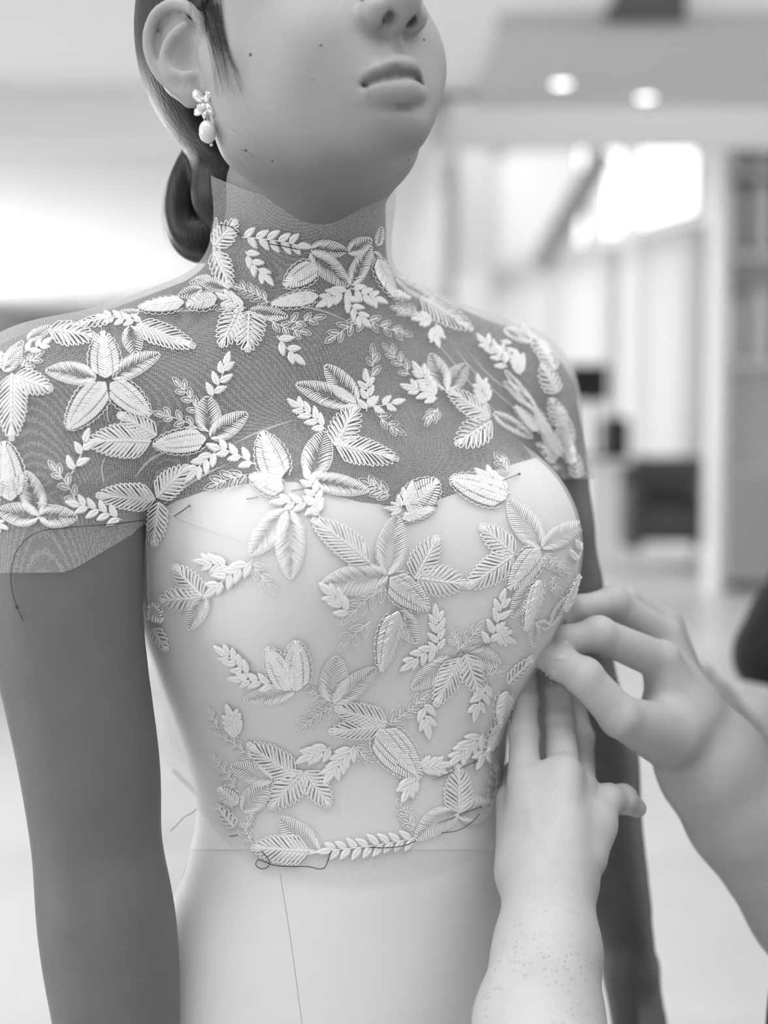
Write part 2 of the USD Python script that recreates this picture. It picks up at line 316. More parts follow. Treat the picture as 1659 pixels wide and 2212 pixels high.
def head(F):
    F.ell(hd(0, .048, -.012), (.074, .088, .096), HAX, .01)
    F.ell(hd(0, .012, .030), (.0615, .072, .064), HAX, .02)                       # upper face
    F.ell(hd(0, -.022, .034), (.054, .046, .056), HAX, .018)                      # lower face
    for s in (-1, 1):
        F.cone(hd(s * .043, -.045, .008), hd(s * .014, -.0605, .064), .0160, .0165, .025)   # jaw line
        F.cone(hd(s * .056, -.010, .015), hd(s * .044, -.045, .010), .014, .015, .025)    # ramus
        F.ell(hd(s * .027, -.022, .064), (.024, .030, .026), HAX, .02)                 # cheek
    F.cone(hd(-.010, -.040, .044), hd(.006, -.040, .044), .022, .022, .02); F.cone(hd(-.006, -.040, .026), cam_pt(655, 470, .907), .026, .032, .035)
    F.ell(hd(0, -.048, .074), (.031, .026, .024), HAX, .016)                      # muzzle
    F.ell(hd(0, -.0665, .0765), (.017, .0135, .0145), HAX, .014)                      # chin
    F.ell(hd(0, -.0630, .0970), (.018, .0030, .004), HAX, .008, 'sub')               # fold under the lower lip
    for s in (-1, 1):
        F.ell(hd(s * .031, .035, .092), (.019, .011, .012), HAX, .012, 'sub'); F.ell(hd(s * .031, .035, .0745), (.0142,) * 3, HAX, .003); F.ell(hd(s * .031, .0345, .092), (.0130, .0034, .010), HAX, .0015, 'sub')   # lids around an open eye
        F.cone(hd(s * .012, .052, .090), hd(s * .045, .052, .078), .005, .004, .01)      # brow
    # nose
    N = .0085
    F.cone(hd(0, .044, .088), hd(0, -.016 + N, .107), .0075, .010, .012); F.ell(hd(0, -.019 + N, .111), (.0105, .0095, .010), HAX, .006)
    for s in (-1, 1):
        F.ell(hd(s * .0130, -.0225 + N, .100), (.0078, .0085, .0105), HAX, .004)
    F.cone(hd(0, -.026 + N, .110), hd(0, -.031 + N, .096), .0042, .0048, .004)                # columella
    for s in (-1, 1):
        F.cone(hd(s * .0070, -.0325 + N, .1085), hd(s * .0094, -.014 + N, .0945), .0034, .0046, .0018, 'sub')   # nostrils
    F.cone(hd(0, -.030, .1010), hd(0, -.040, .1035), .0024, .0028, .004, 'sub')            # philtrum
    for s in (-1, 1): F.cone(hd(s * .0048, -.028, .0955), hd(s * .0052, -.040, .0990), .0016, .0018, .004)
    # lips
    lu = spline([(-.0305, -.0560, .0765), (-.0175, -.0490, .0930), (-.0055, -.0438, .0990), (0, -.0452, .0998), (.0050, -.0440, .0985), (.0110, -.0475, .0925), (.0165, -.0510, .0840)], 15)
    F.chain([hd(*q) for q in lu], np.interp(np.linspace(-1, 1, 15), [-1, -.5, 0, .5, 1], [.0018, .0040, .0048, .0040, .0018]), .004)
    ll = spline([(-.0295, -.0565, .0770), (-.0165, -.0580, .0920), (-.001, -.0572, .0980), (.0095, -.0555, .0930), (.0160, -.0530, .0845)], 13)
    F.chain([hd(*q) for q in ll], np.interp(np.linspace(-1, 1, 13), [-1, -.5, 0, .5, 1], [.0016, .0044, .0056, .0044, .0016]), .004)
    lm = spline([(-.0306, -.0562, .0785), (-.0175, -.0523, .0965), (0, -.0515, .1035), (.0100, -.0510, .0975), (.0172, -.0522, .0865)], 13)
    F.chain([hd(*q) for q in lm], np.interp(np.linspace(-1, 1, 13), [-1, -.6, 0, .6, 1], [.0008, .0013, .0014, .0013, .0008]), .0018, 'sub')
    for s in (-1, 1): ear(F, s)
def ear(F, s):
    """Outer ear, swept back: helix rim, antihelix, tragus, antitragus, lobe."""
    base = hd(s * .070, .007, -.001); fw = hF * .92 - hU * .20; upv = hU * .90 - hF * .58; out = s * hL * .86 + hF * .40
    fw = fw / np.linalg.norm(fw); upv = upv - upv @ fw * fw; upv /= np.linalg.norm(upv); out = out - out @ upv * upv; out /= np.linalg.norm(out); fw = out - 0; fw = np.cross(upv, out); fw *= np.sign(fw @ hF)
    E = lambda a, b, c: base + 1.12 * a * fw + .94 * b * upv + c * out
    ax = np.array([fw, upv, out])
    F.ell(E(-.006, .004, .003), (.0170, .0275, .0060), ax, .004)                      # plate
    F.ell(E(.001, -.021, .004), (.0090, .0110, .0042), ax, .005)                      # lobe
    F.ell(E(.003, -.002, .010), (.0085, .0120, .0062), ax, .0025, 'sub')                # concha
    F.ell(E(-.006, .014, .0115), (.0085, .0105, .0040), ax, .003, 'sub')                # fossa
    hx = [(.011, .006, .004), (.0125, .015, .0065), (.007, .026, .0082), (-.004, .0310, .009), (-.014, .0270, .010), (-.0195, .016, .0105), (-.0195, .003, .010), (-.0150, -.009, .0085), (-.008, -.018, .0065), (.000, -.0245, .005)]
    hx = spline(hx, 28); F.chain([E(*q) for q in hx], np.interp(np.arange(28), [0, 4, 12, 20, 27], [.0026, .0030, .0034, .0030, .0034]), .0022)
    an = spline([(.003, .017, .0075), (-.0055, .011, .009), (-.0105, .001, .0098), (-.008, -.009, .009), (-.001, -.0135, .008)], 14)
    F.chain([E(*q) for q in an], np.full(14, .0026), .003)
    F.ell(E(.0125, -.004, .0058), (.0040, .0068, .0042), ax, .003)                     # tragus
    F.ell(E(.003, -.0140, .0075), (.0050, .0036, .0036), ax, .003)                     # antitragus

HX = sorted([hd(0, 0, 0)[0] - .108, hd(0, 0, 0)[0] + .100])
Fb = Field(lattice([(-.36, HX[0], .0042), (HX[0], HX[1], .0017), (HX[1], .32, .0042)]), lattice([(-.50, .128, .0042), (.128, .30, .0017), (.30, .42, .0032)]),
           lattice([(.74, .93, .0019), (.93, 1.22, .0042)]))
s_ = Fb.sub((-.3, T_Y.min(), .74), (.32, .20, 1.22)); Fb.F[s_] = torso_fn(*Fb.pts(s_)).astype(np.float32)
shoulders(Fb); breasts(Fb)
smooth_arm = lambda A, R, n: (list(spline(A, n)), PchipInterpolator(np.arange(len(R)), R)(np.linspace(0, len(R) - 1, n)))
Fb.chain(*smooth_arm(R_ARM, R_RAD, 30), .010)
Fb.chain(*smooth_arm(L_ARM, L_RAD, 22), .014)
Fb.cone(NECK0, NECK1, .058, .0495, .03)
for s in (-1, 1): Fb.cone(NECK0 + np.array([.02, .01, -.04]) , cam_pt(655 + s * 40, 430, .90), .012, .014, .02)
head(Fb)
# right hand (below the frame) and left hand
def simple_hand(F, wrist, aim, side, nrm, sc=1.0):
    aim, side = aim / np.linalg.norm(aim), side / np.linalg.norm(side)
    F.cone(wrist, wrist + aim * .03 * sc, .020, .022, .01)
    for i, (o, L) in enumerate(((-.027, .062), (-.009, .076), (.009, .080), (.026, .070))):
        k0 = wrist + aim * (.088 - .004 * abs(i - 1.5)) * sc + side * o * sc; F.cone(wrist + aim * .02 + side * o * .6, k0, .014, .0105, .008)
        k1 = k0 + (aim * .55 * L + nrm * .006) * sc; k2 = k0 + (aim * .95 * L + nrm * .020) * sc; F.chain([k0, k1, k2], [.0092, .0082, .0068], .003)
    t0 = wrist + aim * .025 + side * .022; F.chain([t0, t0 + aim * .035 + side * .018 + nrm * .01, t0 + aim * .062 + side * .020 + nrm * .018], [.014, .0105, .008], .005)
simple_hand(Fb, R_ARM[-1], np.array([.05, -1, -.05]), np.array([-.6, 0, -.6]), np.array([.3, 0, -.5]))
simple_hand(Fb, L_ARM[-1], np.array([.18, -1, .02]), np.array([.5, 0, .8]), np.array([-.8, 0, .3]))
bv, bf = Fb.mesh(); bv = fair(bv, bf, 2)
def dent(v, f, marks):
    """Creases and hollows pressed into (or raised on) the camera side of a surface: (photo polyline, width m, depth m)."""
    n = np.array(trimesh.Trimesh(v, f[:, ::-1], process=False).vertex_normals); n *= np.sign(-(n * (v - 0)).sum(1))[:, None] if False else 1
    out = v.copy(); px, py = v[:, 0] / v[:, 2] * FPX + W / 2, H / 2 - v[:, 1] / v[:, 2] * FPX
    vis = (n * v).sum(1); flip = 1 if np.mean(vis) > 0 else -1
    for pts, wd, dp in marks:
        p = spline(pts, 8 * len(pts)); lo, hi = p.min(0) - 60, p.max(0) + 60; k = np.flatnonzero((px > lo[0]) & (px < hi[0]) & (py > lo[1]) & (py < hi[1]))
        if not len(k): continue
        d = np.sqrt(((np.stack([px[k], py[k]], 1)[:, None] - p[None]) ** 2).sum(2)).min(1) / FPX * v[k, 2]; facing = np.clip(-(v[k] * n[k]).sum(1) / np.linalg.norm(v[k], axis=1), 0, 1)
        if facing.max() == 0: facing = np.clip((v[k] * n[k]).sum(1) / np.linalg.norm(v[k], axis=1), 0, 1)
        out[k] += v[k] / np.linalg.norm(v[k], axis=1)[:, None] * (dp * np.exp(-(d / wd) ** 2) * np.sqrt(facing))[:, None]
    return out
bv = dent(bv, bf, [([(110, 1845), (190, 1812), (270, 1795), (330, 1800)], .007, .0022), ([(150, 1870), (230, 1850), (310, 1860)], .004, .0008), ([(175, 1900), (230, 1990), (262, 2110)], .010, -.0015)])
bw = to_world(bv); bf = bf[:, ::-1]
_t = trimesh.Trimesh(bw, bf, process=False); comp = _t.split(only_watertight=False) if False else None
BRIDE_BASE = np.array([-.05, .98, 0.0])
bride = base_thing('person', 'bride with a low dark bun, standing in the white lace gown', 'person', BRIDE_BASE)
body_prim = obj('body', (bw, bf), SKIN, bride, smooth=True)
# lip pigment, a vertex quantity of the skin
_lip = np.array([hd(*q) for q in np.vstack([spline([(-.0305, -.0560, .0765), (-.0175, -.0495, .0930), (0, -.0458, .0998), (.0110, -.0480, .0925), (.0165, -.0510, .0840)], 25), spline([(-.0295, -.0565, .0770), (-.0165, -.0575, .0920), (-.001, -.0570, .0980), (.0095, -.0555, .0930), (.0160, -.0530, .0845)], 25)])])
_rad = np.tile(np.interp(np.abs(np.linspace(-1, 1, 25)), [0, .6, 1], [.0062, .0052, .0022]), 2)
from scipy.spatial import cKDTree
_d, _i = cKDTree(_lip).query(bv); _pig = np.clip((_rad[_i] - _d) / .0012 + .5, 0, 1)
UsdGeom.PrimvarsAPI(body_prim).CreatePrimvar('pigment', Sdf.ValueTypeNames.FloatArray, 'vertex').Set(Vt.FloatArray.FromNumpy(_pig.astype(np.float32)))
# pale face makeup, carried under chin and neck to paint in missing fill light
_q = (bv - HO) @ HAX.T; _pow_fill = np.clip((_q[:, 1] + .100 + .25 * np.clip(_q[:, 2], -.1, .08)) / .05, 0, 1) * (bv[:, 1] > .13)
UsdGeom.PrimvarsAPI(body_prim).CreatePrimvar('powder_fill', Sdf.ValueTypeNames.FloatArray, 'vertex').Set(Vt.FloatArray.FromNumpy(_pow_fill.astype(np.float32)))
# ------------------------------------------------------------------ the gown
def proj(v):
    v = np.asarray(v); return v[:, 0] / v[:, 2] * FPX + W / 2, H / 2 - v[:, 1] / v[:, 2] * FPX
def front_of(v):
    return (v[:, 0] - fC(np.clip(v[:, 1], T_Y.min(), T_Y.max()))) * FRONT[0] + (v[:, 2] - ZT) * FRONT[2]
Fd = Field(lattice([(-.22, .24, .0036)]), lattice([(-.30, .12, .0036)]), lattice([(.76, 1.12, .0034)]))
Fd.F[:] = torso_fn(*Fd.pts((slice(None),) * 3)).astype(np.float32)
breasts(Fd, .035, .0015)
for s, py, fw in ((-1, 1300, .070), (1, 1300, .074)): Fd.ell(body_at(0, py, s * .058, fw - .012), (.046, .060, .034), [LEFT, UP, FRONT], .04)
from scipy.ndimage import gaussian_filter
Fd.F = gaussian_filter(Fd.F, 2.2)
NECKLINE = np.array([(250, 1180), (295, 1160), (330, 1112), (380, 1082), (440, 1062), (560, 1040), (640, 1042), (690, 1062), (780, 1085), (870, 1094), (940, 1082), (1000, 1060), (1060, 1020), (1110, 1002), (1160, 988), (1230, 975), (1320, 965)], float)
gv, gf = Fd.mesh(.0028); gv = fair(gv, gf, 3)
px, py = proj(gv); fr = front_of(gv)
bv_, bf_ = clip(gv, gf, np.where(fr > -.03, py - np.interp(px, NECKLINE[:, 0], NECKLINE[:, 1]), py - 1040) * .0003)
_, py_ = proj(bv_); bv_, bf_ = clip(bv_, bf_, (1835 - py_) * .0003)
gown = base_thing('wedding_gown', 'white sleeveless crepe gown under a sheer yoke of embroidered lace leaves', 'dress', BRIDE_BASE)
import meshkit
_nv = np.array(trimesh.Trimesh(bv_, bf_, process=False).vertex_normals); bv_ = bv_ + _nv * (.0011 * (meshkit.fbm(np.stack([bv_[:, 0] * 14 - bv_[:, 1] * 8, bv_[:, 1] * 60 + bv_[:, 0] * 20, bv_[:, 2] * 12], 1), 3, 4) - .5))[:, None]
CV, CF = to_world(bv_), bf_[:, ::-1]
obj('bodice', thicken(CV, CF, .0012), CREPE, gown, smooth=60)
# skirt, lofted to the floor
rows = np.concatenate([np.linspace(1640, 2300, 76), np.linspace(2340, 5400, 40)])
SK = np.array([(1780, 438, 1092, .725), (1850, 418, 1098, .690), (1930, 386, 1112, .645), (2000, 364, 1130, .615), (2212, 325, 1175, .560), (2500, 285, 1240, .56), (3200, 190, 1350, .84), (4300, 20, 1520, .90), (5600, -200, 1720, .95)], float)
th = np.linspace(0, 2 * np.pi, 160, endpoint=False); g = []
Y0_ = (H / 2 - 2212) * _k; c0_, a0_, b0_ = float(fC(Y0_)), float(fA(Y0_)), float(fB(Y0_))
for r in rows:
    y = (H / 2 - r) * _k
    if r <= 2212: cx_, a, b = float(fC(y)), float(fA(y)) + .0018, float(fB(y)) + .0018
    else:
        L_, R_, q = [np.interp(r, SK[:, 0], SK[:, k]) for k in (1, 2, 3)]; u_ = min((r - 2212) / 900, 1); u_ = u_ * u_ * (3 - 2 * u_)
        a1 = (R_ - L_) / 2 * _k / math.sqrt(math.cos(PSI) ** 2 + (q * math.sin(PSI)) ** 2); y1 = (r - 2212) * _k
        cx_, a, b = c0_ * (1 - u_) + ((L_ + R_) / 2 - W / 2) * _k * u_, (a0_ + .06 * y1) * (1 - u_) + a1 * u_ + .0018, (b0_ + .02 * y1) * (1 - u_) + a1 * q * u_ + .0018
    fold = 1 + np.clip((r - 2300) / 3000, 0, 1) * .07 * np.sin(9 * th + .6) ; y = max((H / 2 - r) * _k, -1.246)
    c = np.array([cx_, y, ZT])
    g.append(c + np.outer(a * np.cos(th) * fold, LEFT) + np.outer(b * np.sin(th) * fold, FRONT))
g = np.array(g); n_, m_ = g.shape[:2]; i, j = np.meshgrid(np.arange(n_ - 1), np.arange(m_), indexing='ij'); j2 = (j + 1) % m_
q = np.stack([i * m_ + j, i * m_ + j2, (i + 1) * m_ + j2, (i + 1) * m_ + j], -1).reshape(-1, 4); sf = np.vstack([q[:, [0, 1, 2]], q[:, [0, 2, 3]]])
SV = to_world(g.reshape(-1, 3))
_s = trimesh.Trimesh(SV, sf, process=False); _c = SV.mean(0)
if ((_s.triangles_center - _c) * _s.face_normals).sum() < 0: sf = sf[:, ::-1]
obj('skirt', thicken(SV, sf, .001), CREPE2, gown, smooth=60)

# sheer overlay: collar, yoke, cap sleeves and bodice veil in one sheet
Ft = Field(lattice([(-.36, .32, .0034)]), lattice([(-.27, .235, .0034)]), lattice([(.75, 1.16, .0034)]))
s_ = Ft.sub((-.3, -.3, .74), (.32, .20, 1.22)); Ft.F[s_] = torso_fn(*Ft.pts(s_)).astype(np.float32)
breasts(Ft, .035, .0015); Fn = Field(*Ft.ax)
for s, py, fw in ((-1, 1300, .070), (1, 1300, .074)): Ft.ell(body_at(0, py, s * .058, fw - .012), (.046, .060, .034), [LEFT, UP, FRONT], .04)
Fn.F = gaussian_filter(Ft.F, 1.6); shoulders(Ft, .032); Ft.chain(R_ARM[:3], R_RAD[:3], .02); Ft.chain(L_ARM[:3], L_RAD[:3], .02); Ft.cone(NECK0, NECK1, .055, .0475, .03); Ft.cone(NECK1, NECK1 + (NECK1 - NECK0) * .5, .0475, .0475, .03)
Ft.F = gaussian_filter(Ft.F, 1.6)
# below the armpit the sleeve and the bodice veil part company
Fm = Field(*Ft.ax); Fm.chain(R_ARM[:3], [r + .001 for r in R_RAD[:3]], .0)
_w = np.clip((Ft.ax[1] - cam_pt(0, 1150, .86)[1]) / (cam_pt(0, 1060, .86)[1] - cam_pt(0, 1150, .86)[1]), 0, 1)[None, :, None]; _w = np.where(Ft.ax[0][:, None, None] < .10, _w, 1.0)
Ft.F = np.where(_w < 1, np.minimum(Fn.F * (1 - _w) + Ft.F * _w, Fm.F), Ft.F)
tv, tf = Ft.mesh(.0042); tv = fair(tv, tf, 4)
def tulle_clip(tv, tf):
    def cut(fn):
        nonlocal tv, tf
        px, py = proj(tv); tv, tf = clip(tv, tf, fn(px, py, tv) * 3e-4)
    nz = (NECK1 + NECK0)[2] / 2
    COL = np.array([(440, 372), (487, 393), (520, 406), (560, 419), (620, 433), (700, 444), (760, 446), (800, 441), (832, 428), (860, 405)], float)
    cut(lambda px, py, v: py - np.where(v[:, 2] < nz - .012, np.interp(px, COL[:, 0], COL[:, 1]), 372 + (px - 440) * .05))
    SLV = np.array([(-400, 1240), (0, 1238), (140, 1236), (165, 1226), (285, 1155), (300, 1140), (350, 1110)], float)
    def arm_side(v):
        best = np.full(len(v), 9.0)
        for a, b, ra, rb in zip(R_ARM[:4], R_ARM[1:5], R_RAD[:4], R_RAD[1:5]):
            ba = b - a; t = np.clip((v - a) @ ba / (ba @ ba), 0, 1); best = np.minimum(best, np.linalg.norm(v - a - t[:, None] * ba, axis=1) - ra - (rb - ra) * t)
        return best + .002 < torso_fn(v[:, 0], v[:, 1], v[:, 2])
    cut(lambda px, py, v: np.where(arm_side(v), np.interp(px, SLV[:, 0], SLV[:, 1]) - py, 1))
    cut(lambda px, py, v: np.where((v[:, 2] > .985) & (px > 1120), 1035 - py, 1))
    HEM = np.array([(330, 1640), (380, 1700), (440, 1765), (500, 1832), (570, 1882), (660, 1906), (780, 1908), (900, 1896), (1000, 1862), (1085, 1800), (1140, 1755)], float)
    cut(lambda px, py, v: np.interp(px, HEM[:, 0], HEM[:, 1]) - py)
    m = trimesh.Trimesh(tv, tf, process=False); cs = trimesh.graph.connected_components(m.face_adjacency, min_len=200); big = max(cs, key=len)
    u, inv = np.unique(tf[big], return_inverse=True); return tv[u], inv.reshape(-1, 3)
tv, tf = tulle_clip(tv, tf)
TV, TF = to_world(tv), tf[:, ::-1]
obj('tulle_overlay', (TV, TF), TULLE, gown, smooth=True)
TM = trimesh.Trimesh(TV, TF, process=False)
# ------------------------------------------------------------------ embroidered lace laid on the net
LACE = []            # strokes: (element, slot, photo points, heights in mm, radii in mm, sides, flatten)
ELEMENTS = []        # (kind, sprig or None)
rng = random.Random(7)
def stroke(el, slot, pts, h, r, sides=5, flat=.8): LACE.append((el, slot, np.asarray(pts, float), np.broadcast_to(np.asarray(h, float), (len(pts),)), np.broadcast_to(np.asarray(r, float), (len(pts),)), sides, flat))
class Leaf:
    """A leaf outline between two photo points; (t, s) runs along the midrib and across it."""
    def __init__(self, b, t, w, bend=0.0, p=.80, fat=.62):
        self.b, self.t = np.array(b, float), np.array(t, float); d = self.t - self.b; self.L = np.linalg.norm(d); self.d = d / self.L; self.n = np.array([-self.d[1], self.d[0]]); self.w = w / 2; self.bend, self.p, self.fat = bend, p, fat
    def half(self, t): return self.w * np.sin(np.pi * np.clip(t, 0, 1) ** self.p) ** self.fat
    def at(self, t, s):
        t, s = np.asarray(t, float), np.asarray(s, float)
        return self.b + np.outer(t * self.L, self.d) + np.outer(s + self.bend * self.L * np.sin(np.pi * t), self.n)
def new_el(kind, sprig=None): ELEMENTS.append((kind, sprig)); return len(ELEMENTS) - 1
def jit(a): return rng.uniform(-a, a)
def rim_leaf(b, t, w, bend=0.0, sp=4.4):
    """Rim of slanted satin stitches around an open centre."""
    el = new_el('satin_rim_leaf'); lf = Leaf(b, t, w, bend); n = max(7, int(lf.L / sp))
    for s in (-1, 1):
        for i in range(n):
            t0 = .03 + .95 * i / (n - 1); hw = lf.half(t0); dep = min(max(.74 * lf.w, 8), hw * .95) * (1 + jit(.20)); sl = .55 * dep / lf.L
            tt = np.array([t0 + sl * .25, t0 - sl * .1, t0 - sl * .55, t0 - sl]); ss = s * np.array([hw + jit(1.2), hw - dep * .33, hw - dep * .66, max(hw - dep, .5)])
            stroke(el, 0, lf.at(np.clip(tt, 0, 1.02), ss), [.28, .55, .42, .12], [.46, .58, .42, .20], 5, .75)
        m = 2 * n; t0 = np.linspace(0.0, 1.0, m); stroke(el, 0, lf.at(t0, s * (lf.half(t0) + .8 + .9 * np.cos(np.pi * np.arange(m)))), .28, .34, 4)
def loop_leaf(b, t, w, bend=0.0, sp=10.2):
    """Radiating loops of thick thread with a chain-stitched midrib."""
    el = new_el('looped_leaf'); lf = Leaf(b, t, w, bend, .72, .55); n = max(4, int(lf.L / sp))
    for s in (-1, 1):
        for i in range(n):
            t0 = .02 + .80 * i / (n - 1); te = min(t0 + .20 + .05 * (i / n), 1.0 + .0 * i); hw = max(lf.half(te), 2.5 if te > .97 else 4) * (1 + jit(.05)); lp = lf.L * .80 / (n - 1) * .36
            k = np.linspace(0, 1, 5); up_t, up_s = t0 + (te - t0) * k, s * hw * k
            A = lf.at(up_t, up_s); dirv = A[-1] - A[0]; dirv /= np.linalg.norm(dirv) + 1e-9; nn = np.array([-dirv[1], dirv[0]]); wd = (lp * np.array([.35, .8, 1, 1, .8]))[:, None]
            path = np.vstack([A + nn * wd, A[-1] + dirv * lp * .75, (A - nn * wd)[::-1]])
            hh = np.array([.55, .95, .95, .7, .35, .25, .35, .7, .95, .95, .55]); stroke(el, 0, path, hh, .50, 5, .85)
            if rng.random() < .75: stroke(el, 0, A[:4], [.5, .7, .7, .45], .40, 4, .8)
    m = 3 * n; t0 = np.linspace(0, .93, m); stroke(el, 0, lf.at(t0, 1.9 * np.sin(np.arange(m) * 2.1)), 1.15, .50, 5)
    stroke(el, 0, lf.at(t0, 1.9 * np.sin(np.arange(m) * 2.1 + np.pi)), 1.05, .50, 5)
def bead_leaf(b, t, w, bend=0.0, sp=6.0):
    """Rows of glass bugle beads with a scalloped thread edge."""
    el = new_el('beaded_leaf'); lf = Leaf(b, t, w, bend, .74, .55); n = max(5, int(lf.L / sp))
    for s in (-1, 1):
        for i in range(n):
            t0 = .03 + .84 * i / (n - 1); te = min(t0 + .17, 1.0); hw = max(lf.half(te) * .88, 3); A, B = lf.at([t0, te], [s * .6, s * hw]); Ln = np.linalg.norm(B - A); k = max(1, int(round(Ln / 15.5)))
            for j in range(k):
                f0, f1 = (j + .06) / k, (j + .94) / k; h = .95 + jit(.22) - .3 * j / k
                stroke(el, 1, [A + (B - A) * f0, A + (B - A) * (f0 * .5 + f1 * .5), A + (B - A) * f1], [h, h + .12, h + jit(.15)], .70, 6, 1.0)
        if s > 0: stroke(el, 0, lf.at(np.linspace(.02, .96, 12), np.zeros(12)), .75, .9, 5, .7)
        m = max(9, int(lf.L / 4)); t0 = np.linspace(.04, 1.0, m); stroke(el, 0, lf.at(t0, s * (lf.half(t0) + 1.2 + 1.8 * np.cos(np.arange(m) * 1.9))), .45, .33, 4)
        for q in np.arange(.10, .98, 14.0 / lf.L):
            c = lf.at([q], [s * (lf.half(q) + .5)])[0]; stroke(el, 1, [c - lf.d * 1.6, c, c + lf.d * 1.6], .8, [.35, .62, .35], 6, 1)
def satin_leaflet(b, t, w, sprig):
    el = new_el('satin_leaflet', sprig); lf = Leaf(b, t, w, jit(.05), .78, .60); n = max(6, int(lf.L / 3.3))
    for s in (-1, 1):
        for i in range(n):
            t0 = .0 + .72 * i / (n - 1); te = min(t0 + .27 + .01 * i, 1.0); hw = max(lf.half(te), .8) + (i % 2) * .7
            stroke(el, 0, lf.at([t0, .55 * t0 + .45 * te, te], [s * .5, s * hw * .52, s * hw]), [.55, .82, .20], [.50, .62, .40], 5, .85)
def open_leaflet(b, t, w, sprig):
    el = new_el('outlined_leaflet', sprig); lf = Leaf(b, t, w, jit(.05), .80, .62); t0 = np.linspace(0, 1, 8)
    path = np.vstack([lf.at(t0, lf.half(t0)), lf.at(t0, -lf.half(t0))[::-1][1:]]); stroke(el, 0, path, .40, .31, 4, .9)
    for s, e in ((-.36, .66), (0, .80), (.36, .66)): stroke(el, 0, lf.at([.02, e * .5, e], [0, s * lf.w * .9, s * lf.w * .8]), [.3, .42, .3], .26, 4, .9)
SPRIGS = []
def sprig(kind, b, t, n, ln, bend=.06, ang=38, ratio=.46):
    b, t = np.array(b, float), np.array(t, float); d = t - b; L = np.linalg.norm(d); d /= L; nn = np.array([-d[1], d[0]]); i = len(SPRIGS); SPRIGS.append(kind)
    at = lambda q: b + d * L * q + nn * bend * L * math.sin(math.pi * q)
    end = max(1 - ln * .80 / L, .45); qs = np.linspace(0, end, 9); el = new_el('stem', i); stroke(el, 0, [at(q) for q in qs], .32, .42 if kind == 'S' else .30, 5, .9)
    mk = satin_leaflet if kind == 'S' else open_leaflet
    for k in range(n):
        for s in (-1, 1):
            q = end * (k + .25 + (.30 if s > 0 else 0)) / n; p = at(q); a = math.radians(ang + jit(8)); v = d * math.cos(a) + nn * s * math.sin(a); l2 = ln * (1 + jit(.08)) * (.92 if k == n - 1 else 1)
            mk(p + v * 1.5, p + v * l2, ln * ratio, i)
    p = at(end); mk(p, p + d * ln * 1.02, ln * ratio, i)
L_, C_, B_ = rim_leaf, loop_leaf, bead_leaf
def S_(b, t, n, ln, **k): sprig('S', b, t, n, ln, **k)
def O_(b, t, n, ln, **k): sprig('O', b, t, n, ln, **k)
# --- her right shoulder and sleeve
B_((228, 820), (222, 718), 72); L_((243, 817), (346, 765), 44, -.03); L_((207, 817), (99, 801), 46, .03); B_((228, 825), (145, 928), 72); B_((236, 828), (325, 898), 62)
C_((27, 808), (26, 950), 62); C_((33, 814), (112, 842), 50); L_((9, 802), (46, 752), 32); O_((44, 795), (90, 760), 2, 24)
C_((106, 716), (206, 728), 50); S_((52, 762), (108, 730), 2, 24); L_((60, 735), (110, 706), 24); L_((6, 790), (50, 738), 24); B_((-2, 800), (4, 762), 20)
S_((316, 702), (210, 688), 4, 25); L_((281, 706), (294, 769), 42); C_((296, 703), (420, 749), 48); B_((400, 655), (298, 668), 36); L_((300, 675), (245, 682), 18); C_((240, 688), (170, 702), 22); L_((170, 705), (112, 716), 18)
C_((326, 953), (190, 956), 72, .02); C_((338, 940), (256, 895), 44); B_((448, 948), (329, 961), 56)
S_((154, 1024), (186, 930), 2, 32, ang=42); O_((166, 1086), (105, 1002), 3, 27); S_((262, 1124), (146, 1090), 4, 30, ang=46)
B_((26, 1084), (10, 953), 74); L_((84, 1112), (55, 1018), 52); L_((83, 1117), (-4, 1103), 48); L_((85, 1115), (167, 1118), 46); S_((-12, 1128), (16, 1140), 1, 20)
C_((336, 1076), (209, 1070), 56); C_((338, 1072), (408, 1008), 56); C_((344, 1083), (334, 1180), 42)
# --- collar
C_((466, 532), (512, 476), 46); C_((466, 545), (497, 620), 44); L_((470, 585), (468, 470), 16); S_((524, 512), (668, 535), 5, 31, bend=-.03, ang=48); S_((530, 541), (590, 610), 3, 29)
B_((684, 572), (614, 620), 56); B_((688, 640), (586, 660), 36); L_((672, 537), (748, 541), 38); L_((672, 545), (753, 618), 47); L_((758, 616), (800, 530), 37); L_((752, 545), (802, 517), 34)
S_((757, 625), (690, 664), 3, 30); S_((757, 622), (832, 650), 3, 30); S_((745, 640), (800, 702), 3, 28); L_((816, 530), (823, 490), 18); L_((806, 545), (822, 575), 20)
O_((583, 655), (503, 620), 4, 25); S_((532, 668), (470, 640), 3, 28); L_((494, 626), (424, 603), 27); B_((470, 646), (401, 662), 40); L_((436, 625), (386, 640), 26); L_((455, 600), (410, 612), 18)
B_((812, 558), (848, 640), 38); B_((838, 632), (884, 646), 20)
